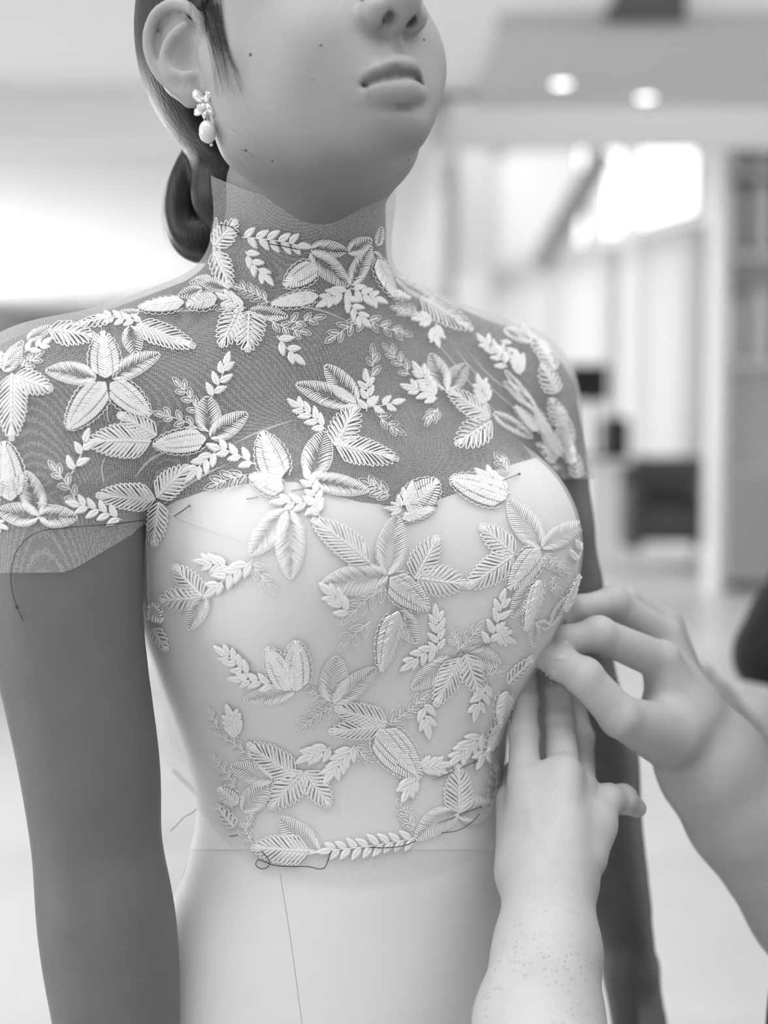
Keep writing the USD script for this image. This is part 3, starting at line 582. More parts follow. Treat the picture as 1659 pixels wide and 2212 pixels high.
# --- yoke
C_((515, 672), (478, 748), 58); C_((538, 674), (535, 759), 70); L_((540, 671), (622, 685), 27); O_((505, 670), (470, 672), 1, 24); O_((577, 690), (668, 718), 3, 26); O_((622, 697), (698, 681), 2, 26)
S_((598, 726), (657, 781), 2, 31); O_((788, 690), (708, 742), 3, 27); O_((790, 690), (887, 720), 3, 27)
S_((455, 862), (490, 765), 3, 31); L_((452, 932), (447, 856), 54); L_((455, 945), (535, 893), 46); O_((430, 892), (374, 822), 3, 26); O_((430, 926), (334, 895), 3, 26)
S_((704, 930), (623, 869), 4, 29); L_((768, 874), (639, 830), 48); L_((770, 868), (702, 789), 48); C_((723, 966), (770, 876), 62); C_((723, 963), (858, 993), 56)
O_((885, 812), (826, 748), 3, 25); O_((800, 828), (800, 748), 2, 28); S_((791, 890), (785, 803), 3, 29); S_((790, 880), (868, 862), 2, 30); S_((942, 864), (890, 788), 4, 29); S_((945, 862), (868, 836), 3, 28)
L_((963, 842), (930, 764), 43); L_((964, 840), (1008, 787), 42); C_((1058, 905), (965, 842), 44); C_((1060, 912), (985, 961), 62); S_((1050, 876), (1028, 814), 3, 27); L_((1065, 893), (1150, 946), 28)
O_((946, 882), (922, 920), 2, 25); O_((813, 896), (874, 936), 2, 27); L_((1162, 948), (1097, 1000), 46); O_((1155, 955), (1215, 1030), 4, 21); B_((1160, 932), (1110, 878), 26); B_((1212, 988), (1155, 895), 26)
# --- her left shoulder, out of focus
C_((905, 645), (1018, 712), 48); L_((856, 600), (940, 655), 28); S_((940, 700), (950, 746), 2, 27); S_((932, 690), (893, 692), 2, 24); O_((905, 676), (845, 668), 3, 23); C_((1080, 650), (1060, 712), 52); L_((1088, 712), (1160, 740), 26)
L_((1092, 655), (1172, 718), 40); S_((1096, 795), (1030, 728), 4, 26); S_((1125, 812), (1110, 760), 3, 26); L_((1155, 880), (1088, 825), 24); L_((1160, 892), (1090, 800), 20); C_((1200, 850), (1170, 790), 40); C_((1214, 920), (1190, 862), 36)
L_((1240, 985), (1200, 930), 30); B_((1232, 1005), (1222, 940), 26); L_((880, 592), (960, 616), 20); L_((960, 616), (1050, 642), 18); C_((850, 575), (905, 612), 24); C_((1180, 770), (1150, 725), 30)
C_((1230, 962), (1207, 882), 34); C_((1196, 802), (1166, 737), 36); L_((1147, 737), (1102, 690), 30); C_((1012, 652), (1062, 692), 30); B_((1182, 942), (1152, 880), 28); S_((1200, 1002), (1172, 948), 3, 24); C_((1247, 1032), (1236, 972), 26); S_((1080, 735), (1130, 790), 3, 24)
# --- along the neckline
S_((467, 976), (408, 1040), 3, 31); S_((552, 1005), (450, 966), 3, 32); O_((537, 1025), (450, 1058), 3, 33); B_((606, 1040), (566, 934), 74); B_((613, 1060), (540, 1030), 50); L_((672, 1030), (702, 932), 63); L_((675, 1036), (796, 1061), 44)
S_((690, 1118), (655, 1016), 4, 31); S_((692, 1095), (590, 1090), 3, 32); O_((843, 1072), (778, 1042), 3, 30); S_((862, 1100), (886, 1044), 2, 29); S_((868, 1102), (836, 1100), 1, 24); B_((876, 1106), (946, 1038), 80); B_((866, 1122), (936, 1100), 24)
B_((1096, 1078), (970, 1034), 66); S_((1102, 1068), (1028, 1020), 3, 34); O_((1100, 1022), (1068, 984), 2, 26)
# --- bust
L_((617, 1104), (541, 1200), 58); L_((625, 1104), (629, 1252), 64); S_((497, 1226), (424, 1217), 3, 30); S_((547, 1212), (448, 1292), 4, 36); O_((543, 1212), (598, 1277), 2, 30); L_((443, 1286), (408, 1361), 44); C_((440, 1288), (376, 1222), 46); C_((425, 1291), (344, 1298), 48)
B_((318, 1308), (352, 1342), 36); C_((334, 1358), (360, 1404), 26)
C_((797, 1216), (676, 1123), 60, .02); L_((836, 1240), (857, 1114), 66); L_((836, 1243), (694, 1263), 64); C_((893, 1250), (946, 1159), 60); C_((897, 1248), (1008, 1262), 66); B_((838, 1248), (925, 1316), 70)
S_((753, 1328), (692, 1267), 3, 33); O_((828, 1268), (745, 1347), 4, 31); O_((800, 1342), (739, 1404), 2, 31); B_((858, 1317), (822, 1449), 54, .03); L_((862, 1320), (899, 1390), 46); S_((944, 1412), (936, 1310), 4, 29); S_((942, 1396), (871, 1449), 3, 31)
L_((1170, 1183), (1098, 1079), 58); C_((1190, 1137), (1218, 1033), 56); L_((1170, 1182), (1263, 1129), 48); C_((1110, 1198), (1039, 1136), 52); C_((1108, 1200), (1009, 1268), 58); B_((1165, 1185), (1098, 1273), 62); O_((1167, 1203), (1232, 1232), 3, 23); O_((1190, 1246), (1214, 1284), 2, 24)
S_((1245, 1218), (1258, 1150), 2, 28); L_((1155, 1250), (1105, 1334), 42); B_((1165, 1250), (1134, 1362), 36); S_((1052, 1396), (1086, 1276), 4, 31); S_((1068, 1360), (1112, 1384), 2, 30); O_((985, 1406), (1040, 1343), 3, 25); O_((985, 1396), (972, 1360), 2, 24)
L_((1190, 1350), (1222, 1290), 20); B_((1218, 1322), (1252, 1240), 18); L_((1155, 1345), (1152, 1396), 26); L_((1188, 1352), (1157, 1348), 20)
# --- ribs and waist
L_((1008, 1410), (1081, 1433), 46); L_((976, 1424), (888, 1488), 46); C_((993, 1420), (940, 1524), 52); C_((1005, 1413), (1035, 1499), 50); O_((1050, 1458), (1092, 1440), 2, 24); C_((1095, 1474), (1150, 1420), 22); S_((1052, 1475), (1029, 1554), 3, 31)
B_((1092, 1490), (1078, 1572), 40); B_((1082, 1560), (1050, 1626), 30); O_((838, 1564), (925, 1492), 4, 30); S_((917, 1516), (931, 1590), 2, 35); C_((835, 1560), (724, 1529), 50); C_((833, 1566), (712, 1580), 46); B_((812, 1574), (906, 1682), 86)
S_((903, 1656), (971, 1648), 3, 33); S_((896, 1674), (874, 1730), 2, 35); S_((1044, 1586), (977, 1654), 4, 34); S_((1054, 1614), (1034, 1658), 1, 32); O_((1062, 1742), (1070, 1650), 4, 23); C_((990, 1756), (990, 1653), 60)
L_((988, 1752), (896, 1814), 50, .06); L_((990, 1762), (1062, 1736), 58); O_((895, 1796), (858, 1733), 3, 28); S_((898, 1810), (690, 1838), 8, 31, bend=-.02, ang=44)
S_((541, 1462), (465, 1402), 4, 30); S_((594, 1480), (498, 1470), 3, 31); B_((626, 1490), (577, 1397), 58); B_((640, 1491), (641, 1382), 66); L_((636, 1492), (527, 1512), 40); O_((730, 1520), (655, 1495), 3, 25); O_((722, 1524), (644, 1582), 3, 29)
L_((718, 1516), (727, 1416), 60); L_((722, 1518), (812, 1442), 46); O_((472, 1576), (445, 1530), 2, 19); S_((514, 1594), (488, 1528), 3, 32); O_((548, 1642), (466, 1584), 4, 21); C_((640, 1676), (536, 1607), 60); C_((655, 1665), (584, 1746), 66); C_((658, 1665), (713, 1742), 54)
L_((588, 1685), (499, 1654), 46); O_((510, 1702), (455, 1634), 4, 21); L_((526, 1751), (578, 1694), 52); B_((516, 1736), (474, 1700), 38); C_((508, 1786), (470, 1741), 24); O_((530, 1792), (542, 1748), 2, 21); O_((545, 1823), (515, 1775), 2, 24)
S_((716, 1614), (647, 1649), 3, 35); S_((766, 1610), (707, 1692), 4, 35); O_((765, 1612), (806, 1640), 2, 27); L_((688, 1838), (605, 1766), 57, -.05); C_((668, 1838), (544, 1831), 62)

def on_net(pix, mesh, lift=None):
    """Where sight lines through photo points meet the cloth: positions, normals, hit flags."""
    pix = np.asarray(pix, float); d = (pix[:, 0:1] - W / 2) / FPX * Rv + (H / 2 - pix[:, 1:2]) / FPX * Uv + Fv; d /= np.linalg.norm(d, axis=1, keepdims=True)
    loc, ir, it = mesh.ray.intersects_location(np.tile(CAM, (len(d), 1)), d, multiple_hits=False)
    pos = np.zeros((len(d), 3)); nor = np.zeros((len(d), 3)); ok = np.zeros(len(d), bool)
    bc = trimesh.triangles.points_to_barycentric(mesh.triangles[it], loc); n = (mesh.vertex_normals[mesh.faces[it]] * bc[:, :, None]).sum(1); n /= np.linalg.norm(n, axis=1, keepdims=True)
    n = np.where(((n * d[ir]).sum(1) > 0)[:, None], -n, n)
    pos[ir] = loc; nor[ir] = n; ok[ir] = True; return pos, nor, ok
tot = {}
for q in LACE: tot[q[0]] = tot.get(q[0], 0) + 1
allp = np.vstack([s[2] for s in LACE]); POS, NOR, OK = on_net(allp, TM)
geo = {}; c0 = 0
for el, slot, p, h, r, sides, flat in LACE:
    k = len(p); sl = slice(c0, c0 + k); c0 += k
    if not OK[sl].all():
        good = OK[sl]; idx = np.flatnonzero(good)
        if len(idx) < max(2, k - 2) or idx[-1] - idx[0] + 1 != len(idx): continue
        po, no, h, r = POS[sl][idx], NOR[sl][idx], h[idx], r[idx]
    else: po, no = POS[sl], NOR[sl]
    step = np.linalg.norm(np.diff(po, axis=0), axis=1); pixstep = np.linalg.norm(np.diff(p[:len(po)], axis=0), axis=1) * .00029
    if (step > np.maximum(6 * pixstep, .010)).any(): continue        # would bridge two separate folds of cloth
    geo.setdefault(el, {}).setdefault(slot, []).append(tube(po + no * (h * 1e-3)[:, None], r * 1e-3, sides, True, flat, no))
geo = {e: g for e, g in geo.items() if sum(len(q) for q in g.values()) >= .85 * tot[e]}
sprig_prims = {}
for el, (kind, sp) in enumerate(ELEMENTS):
    if el not in geo: continue
    g = geo[el]; par = gown
    if sp is not None:
        if sp not in sprig_prims: sprig_prims[sp] = base_part('satin_leaf_sprig' if SPRIGS[sp] == 'S' else 'outlined_leaf_sprig', gown)
        par = sprig_prims[sp]
    if kind == 'beaded_leaf':
        bl = base_part('beaded_leaf', gown)
        if 0 in g: obj('scalloped_edge', cat_mesh(g[0]), THREAD, bl, smooth=True)
        if 1 in g: obj('glass_beads', cat_mesh(g[1]), BEAD, bl, smooth=50, kind='stuff')
    else: obj(kind, cat_mesh(g[0]), THREAD, par, smooth=True)
print('lace triangles', sum(len(f) for g in geo.values() for q in g.values() for _, f in q), 'elements', len(geo), 'skipped strokes', (~OK).sum())
# ------------------------------------------------------------------ hair, earring
Fh = Field(lattice([(-.20, .06, .0022)]), lattice([(.13, .44, .0024)]), lattice([(.77, 1.08, .0024)]))
Fh.ell(hd(0, .046, -.016), (.0800, .094, .101), HAX, .01)
def hair_limit(x, y, z):
    dx, dy, dz = x - HO[0], y - HO[1], z - HO[2]; l, u, f = [dx * a[0] + dy * a[1] + dz * a[2] for a in (hL, hU, hF)]
    lim = np.interp(u, [-.08, -.045, -.02, .010, .030, .06, .10, .16], [-.060, -.048, -.036, -.014, .034, .058, .070, .08]); return f - lim
for s in (-1, 1): Fh.ell(hd(s * .086, .004, -.006), (.022, .034, .026), HAX, .004, 'sub')
s_ = (slice(None),) * 3; Fh.F = np.maximum(Fh.F, hair_limit(*Fh.pts(s_)).astype(np.float32) * .8)
BUN = cam_pt(466, 428, .955)
bun_ax = np.array([[math.cos(.35), -math.sin(.35), 0], [math.sin(.35), math.cos(.35), 0], [0, 0, 1]])
Fh.chain([hd(-.012, -.040, -.072), cam_pt(482, 330, .945), BUN + np.array([.002, .022, 0])], [.030, .020, .018], .015)
# coiled locks of the bun
for r0, r1, dz, ph in ((.0245, .0335, -.006, 0), (.019, .029, .010, .9), (.022, .030, -.016, 2.0)):
    a = np.linspace(ph, ph + 5.6, 22); ring = [BUN + np.array([.8 * r0 * math.cos(t), r1 * math.sin(t), dz + .004 * math.sin(2 * t)]) @ bun_ax for t in a]; Fh.chain(ring, np.full(22, .0118), .003)
Fh.ell(BUN + np.array([.003, -.004, .004]), (.022, .031, .019), bun_ax, .008)
hv, hf = Fh.mesh(); hv = fair(hv, hf, 2)
obj('hair', (to_world(hv), hf[:, ::-1]), HAIR, bride, smooth=True, label='dark hair drawn back into a low coiled bun')
# loose strands: side lock in front of the ear, flyaways, fine strands over the bun
def strands(name, lines, w, parent):
    c = UsdGeom.BasisCurves.Define(stage, path_for(name, parent)); o = ORIG[str(parent.GetPath())]
    pts = np.vstack([np.asarray(l) for l in lines]) - o; c.CreatePointsAttr(Vt.Vec3fArray.FromNumpy(pts.astype(np.float32))); c.CreateCurveVertexCountsAttr(Vt.IntArray([len(l) for l in lines]))
    c.CreateTypeAttr('linear'); wd = np.concatenate([w * np.linspace(1, .35, len(l)) for l in lines]); c.CreateWidthsAttr(Vt.FloatArray.FromNumpy(wd.astype(np.float32))); c.SetWidthsInterpolation('vertex')
    UsdShade.MaterialBindingAPI.Apply(c.GetPrim()).Bind(HAIR); return tag(c.GetPrim(), kind='stuff')
BODYM = trimesh.Trimesh(bw, bf, process=False); rs = random.Random(11)
def on_skin(pts, lift):
    p, n, ok = on_net(pts, BODYM); return (p + n * np.linspace(lift, lift * .5, len(p))[:, None])[ok]
ls = []
for i in range(130):
    q = rs.random(); e = rs.random() ** 1.6
    st = (430 + 46 * q + rs.uniform(-6, 6), -20 + 40 * rs.random()); md = (455 + 34 * q + rs.uniform(-5, 5), 75 + 25 * e); en = (468 + 46 * q * (.5 + e) + rs.uniform(-9, 9), 100 + 120 * e)
    l = on_skin(spline([st, md, en], 9), .0022 * (1 - .5 * q));  ls.append(l) if len(l) > 4 else None
for i in range(26):                                              # hair swept over the top of the ear
    q = rs.random(); l = on_skin(spline([(410 + 60 * q, -18), (418 + 52 * q, 22 + 16 * rs.random()), (436 + 38 * q + rs.uniform(-6, 6), 50 + 36 * rs.random())], 8), .0035); ls.append(l) if len(l) > 4 else None
for i in range(9):                                              # down on the jaw
    x, y = rs.uniform(490, 560), rs.uniform(255, 370); l = on_skin(spline([(x - 16, y - 14), (x, y - 4 + rs.uniform(-5, 5)), (x + 13, y + 9)], 5), .0004); ls.append(l) if len(l) > 3 else None
strands('loose_hair', ls[:-8], .00016, bride); strands('jaw_down', ls[-8:], .00005, bride)
lb = []
for i in range(90):
    a0 = rs.uniform(0, 6.28); r0 = rs.uniform(.6, 1.35); a = np.linspace(a0, a0 + rs.uniform(1.5, 3.4), 12)
    lb.append(to_world(np.array([BUN + np.array([.8 * .030 * r0 * math.cos(t), .036 * r0 * math.sin(t), -.0185 + .014 * (r0 - .6) + rs.uniform(-.001, .001)]) @ bun_ax for t in a])))
strands('bun_hair', lb, .00016, bride)
# moles and lips as small marks of the skin
for x, y, r in ((541, 118, .0010), (693, 98, .0007), (531, 325, .0007), (588, 348, .0006), (883, 345, .0008), (916, 86, .0008), (598, 816, .0009), (36, 1312, .0012), (675, 172, .0004)):
    p, n, ok = on_net([(x, y)], BODYM)
    if ok[0]:
        sp = trimesh.creation.icosphere(2, r); M = trimesh.geometry.align_vectors([0, 0, 1], n[0]); v = (sp.vertices * [1, 1, .35]) @ M[:3, :3].T + p[0]; obj('mole', (v, sp.faces), grey('mole_skin', .07, .6) if 'mole_skin' not in globals() else mole_skin, bride, smooth=True, label='small dark mole' if False else None)
        mole_skin = UsdShade.Material.Get(stage, '/World/Looks/mole_skin')
# eyes and brows
EYEW = grey('eye_white', .75, .2, .6); IRIS = grey('dark_iris', .02, .1, .7)
def eye(c, ax, parent, r=.0122):
    sp = trimesh.creation.icosphere(3, r); x = base_part('eye', parent); obj('eyeball', (to_world(sp.vertices + c), sp.faces[:, ::-1]), EYEW, x, smooth=True)
    q = sp.vertices / r @ ax.T; k = (q[sp.faces][:, :, 2] > .82).all(1); u, inv = np.unique(sp.faces[k], return_inverse=True); obj('iris', (to_world(sp.vertices[u] * 1.012 + c), inv.reshape(-1, 3)[:, ::-1]), IRIS, x, smooth=True)
for s in (-1, 1):
    eye(hd(s * .031, .035, .0750), HAX, bride)
    q = np.array([hd(s * l, u, f) for l, u, f in spline([(.014, .0555, .0935), (.030, .0600, .0880), (.047, .0560, .0760)], 12)]); obj('eyebrow', tube(to_world(q), .0024 * np.sin(np.linspace(.5, 2.9, 12)), 8, True, .5, to_world(q + hF) - to_world(q)), HAIR, bride, smooth=True)
# earring: four marquise crystals, a ring, a pearl, an end bead
SILVER = mat('silver', {'p': ('principled_bsdf', {'base_color': (.55, .55, .55), 'metallic': 1.0, 'roughness': .10})})
CRYSTAL = mat('crystal', {'p': ('principled_bsdf', {'base_color': (.97, .97, .97), 'transmission_weight': .85, 'ior': 1.9, 'roughness': .02})})
PEARL = mat('pearl', {'p': ('principled_bsdf', {'base_color': (.62, .62, .62), 'roughness': .16, 'specular_ior_level': .7, 'coat_weight': .7, 'coat_roughness': .05})})
zE = min(float((on_net([(x_, y_)], BODYM)[0][0] - CAM) @ Fv) for x_, y_ in ((428, 208), (440, 214), (436, 200), (450, 232)) if on_net([(x_, y_)], BODYM)[2][0]) - .0035
ear_t = base_thing('drop_earring', "silver earring with four crystal leaves and a hanging pearl on the bride's ear", 'earring', P(445, 240, zE))
def marquise(cx, cy, ang, ln, wd, dz):
    """Faceted pointed-oval stone facing the camera side of the ear."""
    c, s = math.cos(ang), math.sin(ang); ring = []
    for k in range(12):
        a = 2 * math.pi * k / 12; u = math.cos(a) * ln / 2; w = math.copysign(abs(math.sin(a)) ** 1.25, math.sin(a)) * wd / 2; ring.append((u, w))
    g = []
    for sc, d in ((1.0, 0), (.95, -.0010), (.52, -.0022)): g += [P(cx + c * u * sc - s * w * sc, cy + s * u * sc + c * w * sc, zE + dz + d) for u, w in ring]
    g += [P(cx, cy, zE + dz + .0022), P(cx, cy, zE + dz - .0022)]; f = []
    for r in range(2):
        for k in range(12):
            k2 = (k + 1) % 12; f += [(r * 12 + k, r * 12 + k2, r * 12 + 12 + k2), (r * 12 + k, r * 12 + 12 + k2, r * 12 + 12 + k)]
    for k in range(12): f += [(k, 36, (k + 1) % 12), (24 + k, 24 + (k + 1) % 12, 37)]
    return np.array(g), np.array(f)
for cx, cy, a in ((428, 208, 52), (451, 207, -58), (432, 236, -52), (454, 235, 58)):
    st = marquise(cx, cy, math.radians(a), 30, 17, 0)
    x = base_part('crystal_leaf', ear_t); obj('stone', st, CRYSTAL, x, smooth=False)
    rr = [P(cx + math.cos(math.radians(a)) * math.cos(t) * 16 - math.sin(math.radians(a)) * math.copysign(abs(math.sin(t)) ** 1.25, math.sin(t)) * 9.5, cy + math.sin(math.radians(a)) * math.cos(t) * 16 + math.cos(math.radians(a)) * math.copysign(abs(math.sin(t)) ** 1.25, math.sin(t)) * 9.5, zE + .0002) for t in np.linspace(0, 2 * np.pi, 17)]
    obj('claw_setting', tube(rr, .00042, 5), SILVER, x, smooth=True)
st = marquise(442, 249, math.radians(90), 17, 12, -.0006); obj('crystal_drop', st, CRYSTAL, ear_t, smooth=False)
obj('link', tube([P(445 + 4 * math.cos(t), 258 + 6 * math.sin(t), zE) for t in np.linspace(0, 2 * np.pi, 13)], .00035, 5), SILVER, ear_t, smooth=True)
pr = trimesh.creation.icosphere(4, 1.0); pv = pr.vertices * np.array([.0048, .0066, .0048]) ; obj('pearl', (to_world(pv @ np.array([[math.cos(.15), math.sin(.15), 0], [-math.sin(.15), math.cos(.15), 0], [0, 0, 1]]) + cam_pt(448, 285, zE)), pr.faces[:, ::-1]), PEARL, ear_t, smooth=True)
pr = trimesh.creation.icosphere(2, .0010); obj('end_bead', (to_world(pr.vertices + cam_pt(457, 313, zE)), pr.faces[:, ::-1]), SILVER, ear_t, smooth=True)

# ------------------------------------------------------------------ the seamstress at the right: both hands on the gown's side seam
Fs = Field(lattice([(.045, .30, .0017), (.30, .62, .0055)]), lattice([(-.80, -.40, .008), (-.40, -.02, .0017), (-.02, .30, .0045)]), lattice([(.56, .76, .006), (.76, 1.03, .0018), (1.03, 1.18, .008)]))
def c3(a): return [cam_pt(*q) for q in a]
def finger(pts, rad, k=.0035):
    p = c3(pts); Fs.chain(p, rad, k)
    for i in range(1, len(p) - 1): Fs.ell(p[i], np.full(3, rad[i] * 1.01), None, .003)      # knuckles
# left hand, seen from the back, fingers up
Fs.chain(c3([(1215, 3000, .64), (1180, 2480, .735), (1165, 2212, .795), (1182, 2060, .825), (1187, 1900, .855)]), [.046, .0425, .0350, .0298, .0262], .01)
Fs.chain(c3([(1150, 1905, .858), (1140, 1690, .893)]), [.0160, .0125], .012); Fs.chain(c3([(1195, 1900, .852), (1215, 1672, .893)]), [.0185, .0130], .012)
Fs.chain(c3([(1230, 1900, .862), (1252, 1705, .908)]), [.0165, .0125], .012); Fs.chain(c3([(1125, 1880, .868), (1112, 1730, .912)]), [.0150, .0120], .012)
finger([(1132, 1690, .893), (1132, 1585, .917), (1134, 1515, .931), (1137, 1466, .941)], [.0105, .0094, .0085, .0073], .002)
finger([(1217, 1672, .897), (1209, 1562, .927), (1200, 1498, .942), (1194, 1450, .951)], [.0108, .0098, .0088, .0077], .002)
finger([(1252, 1705, .908), (1252, 1595, .948), (1236, 1520, .962), (1224, 1470, .968)], [.0105, .0094, .0085, .0075], .002)
finger([(1112, 1730, .912), (1120, 1672, .940), (1140, 1650, .955), (1158, 1648, .962)], [.0105, .0092, .0084, .0074])
finger([(1262, 1850, .868), (1288, 1775, .892), (1314, 1728, .908), (1345, 1726, .918), (1376, 1746, .926)], [.0145, .0112, .0096, .0088, .0062])
Fs.cone(cam_pt(1225, 1800, .870), cam_pt(1280, 1790, .888), .013, .011, .012)
# tendon ridges and wrist creases
for a, b in (((1165, 1860, .8415), (1140, 1710, .8805)), ((1195, 1860, .8350), (1213, 1700, .8815)), ((1222, 1850, .8450), (1248, 1730, .8955))): Fs.cone(cam_pt(*a), cam_pt(*b), .0016, .0022, .004)
# right hand, thumb and finger pinching the seam
Fs.chain(c3([(1890, 2110, 1.0), (1760, 1955, 1.0), (1610, 1755, .99), (1540, 1655, .98), (1476, 1560, .970)]), [.046, .0445, .0400, .0362, .0300], .012)
Fs.chain(c3([(1470, 1545, .962), (1428, 1428, .955)]), [.022, .0135], .012); Fs.chain(c3([(1480, 1540, .975), (1436, 1378, .985)]), [.021, .0130], .012); Fs.chain(c3([(1490, 1540, .990), (1440, 1352, 1.008)]), [.019, .0120], .012)
Fs.chain(c3([(1440, 1590, .945), (1340, 1548, .910)]), [.0210, .0135], .014)
finger([(1428, 1428, .955), (1293, 1370, .930), (1226, 1385, .927), (1190, 1402, .930)], [.0130, .0112, .0098, .0082])
finger([(1436, 1378, .985), (1325, 1302, .965), (1256, 1318, .956), (1226, 1338, .955)], [.0122, .0108, .0095, .0082])
finger([(1440, 1352, 1.008), (1352, 1300, .998), (1290, 1330, .985), (1262, 1360, .978)], [.0112, .0098, .0088, .0076])
finger([(1452, 1390, 1.025), (1390, 1340, 1.020), (1335, 1370, 1.008), (1310, 1400, 1.0)], [.0102, .0088, .0078, .0068])
finger([(1340, 1548, .910), (1262, 1462, .905), (1215, 1434, .911), (1180, 1420, .918)], [.0132, .0118, .0106, .0088])
# arms, shoulders, trunk and head beyond the frame
SH_R, SH_L = np.array([.44, -.03, 1.08]), np.array([.37, -.16, .70])
Fs.cone(cam_pt(1890, 2110, 1.0), SH_R, .046, .055, .02); Fs.cone(cam_pt(1215, 3000, .64), SH_L, .046, .055, .02)
Fs.cone(np.array([.47, -.08, .92]), np.array([.45, -.62, .95]), .11, .12, .04); Fs.cone(SH_R, SH_L, .055, .055, .04)
Fs.cone(np.array([.46, -.04, .91]), np.array([.43, .08, .90]), .052, .05, .03)
hs = np.array([.42, .17, .90]); Fs.ell(hs, (.088, .112, .075), None, .01); Fs.ell(hs + np.array([-.03, -.05, 0]), (.055, .06, .055), None, .02); Fs.cone(hs + np.array([-.085, .005, 0]), hs + np.array([-.105, -.028, 0]), .008, .011, .006)
for s in (-1, 1): Fs.ell(hs + np.array([0, -.01, s * .075]), (.018, .032, .009), None, .004); Fs.ell(hs + np.array([-.086, .014, s * .030]), (.012, .010, .017), None, .01, 'sub'); Fs.cone(hs + np.array([-.078, -.060, s * .018]), hs + np.array([-.086, -.056, 0]), .004, .005, .005)
for s in (-1, 1): Fs.cone(hs + np.array([-.076, -.070, s * .016]), hs + np.array([-.083, -.072, 0]), .005, .006, .005); Fs.cone(hs + np.array([-.083, -.0645, s * .019]), hs + np.array([-.094, -.0635, 0]), .0015, .0018, .002, 'sub')
sv, sfc = Fs.mesh(); sv = fair(sv, sfc, 2)
sv = dent(sv, sfc, [([(1072, 1818), (1105, 1826), (1150, 1822)], .0013, .0011), ([(1074, 1838), (1110, 1845), (1175, 1838)], .0013, .0011), ([(1078, 1862), (1110, 1866), (1145, 1860)], .0012, .0008), ([(1150, 1935), (1190, 1948), (1235, 1944)], .004, .0010),
    ([(1108, 1582), (1132, 1588), (1160, 1580)], .0011, .0007), ([(1106, 1572), (1132, 1576), (1160, 1570)], .0010, .0005), ([(1110, 1596), (1132, 1601), (1158, 1596)], .0010, .0005), ([(1180, 1562), (1208, 1570), (1238, 1560)], .0011, .0006), ([(1182, 1576), (1208, 1583), (1236, 1575)], .0010, .0005), ([(1114, 1514), (1136, 1518), (1158, 1513)], .0010, .0004),
    ([(1140, 1700), (1152, 1780), (1162, 1850)], .003, .0009), ([(1175, 1720), (1180, 1790), (1186, 1850)], .003, .0012), ([(1232, 1725), (1225, 1790), (1212, 1850)], .003, .0012), ([(1200, 1700), (1200, 1780)], .003, -.0010), ([(1250, 1740), (1240, 1820)], .003, -.0009), ([(1197, 1624), (1200, 1628)], .0016, .0006), ([(1232, 1640), (1238, 1662)], .002, .0008),
    ([(1245, 1490), (1262, 1470), (1282, 1448)], .0012, .0009), ([(1252, 1498), (1270, 1478), (1290, 1458)], .0012, .0007), ([(1240, 1482), (1256, 1462), (1274, 1442)], .0010, .0005), ([(1325, 1490), (1350, 1506), (1372, 1540)], .0022, .0012), ([(1300, 1352), (1296, 1376), (1300, 1396)], .003, -.0008), ([(1236, 1372), (1232, 1392), (1238, 1406)], .0013, .0007), ([(1448, 1432), (1462, 1440)], .004, .0012)])
SEAM_BASE = np.array([.46, .95, 0.0])
seam = base_thing('person', 'seamstress at the right edge, both freckled hands pinching the side seam of the gown', 'person', SEAM_BASE)
sb_ = obj('body', (to_world(sv), sfc[:, ::-1]), SKIN2, seam, smooth=True)
_fp = proj(sv)[1]; _fr = np.clip((_fp - 1880) / 200, .2, 1); UsdGeom.PrimvarsAPI(sb_).CreatePrimvar('freckle', Sdf.ValueTypeNames.FloatArray, 'vertex').Set(Vt.FloatArray.FromNumpy(_fr.astype(np.float32)))
# black top: skin surface grown outward, kept over trunk and upper arms
F2 = Field(lattice([(.04, .64, .007)]), lattice([(-.95, .03, .008)]), lattice([(.54, 1.20, .007)]))
F2.cone(cam_pt(1890, 2110, 1.0) * .35 + SH_R * .65, SH_R, .062, .066, .02); F2.cone(cam_pt(1215, 3000, .64) * .25 + SH_L * .75, SH_L, .060, .066, .02)
F2.cone(np.array([.47, -.09, .92]), np.array([.455, -.62, .95]), .118, .150, .04); F2.cone(SH_R, SH_L, .062, .062, .04)
F2.cone(np.array([.40, -.35, .94]), np.array([.385, -.95, .955]), .145, .165, .03)
F2.cone(np.array([.40, -.66, .95]), np.array([.15, -.64, .80]), .088, .080, .03); F2.cone(np.array([.42, -.66, 1.02]), np.array([.24, -.63, 1.10]), .088, .078, .03)  # unseen thighs, added to block floor bounce under the forearm
kv, kf = F2.mesh(); obj('black_top', (to_world(kv), kf[:, ::-1]), BLACK, seam, smooth=True)
F2 = Field(lattice([(.30, .54, .005)]), lattice([(.04, .32, .005)]), lattice([(.78, 1.02, .005)]))
F2.ell(hs + np.array([.014, .014, 0]), (.094, .113, .084), None, .005); F2.op(lambda x, y, z: (hs[0] - .022 - .25 * (y - hs[1])) - x + 0 * z, (.28, .0, .7), (.42, .4, 1.1), 0, 'sub') if False else None
kv, kf = F2.mesh(); kv, kf = clip(kv, kf, kv[:, 0] - hs[0] + .035 + .5 * (kv[:, 1] - hs[1])); obj('hair', (to_world(kv), kf[:, ::-1]), HAIR, seam, smooth=True)
sx_ = np.array([[0, 0, 1.0], [0, 1, 0], [-1, 0, 0]])
for s in (-1, 1): eye(hs + np.array([-.0700, .014, s * .030]), sx_, seam, .0118)
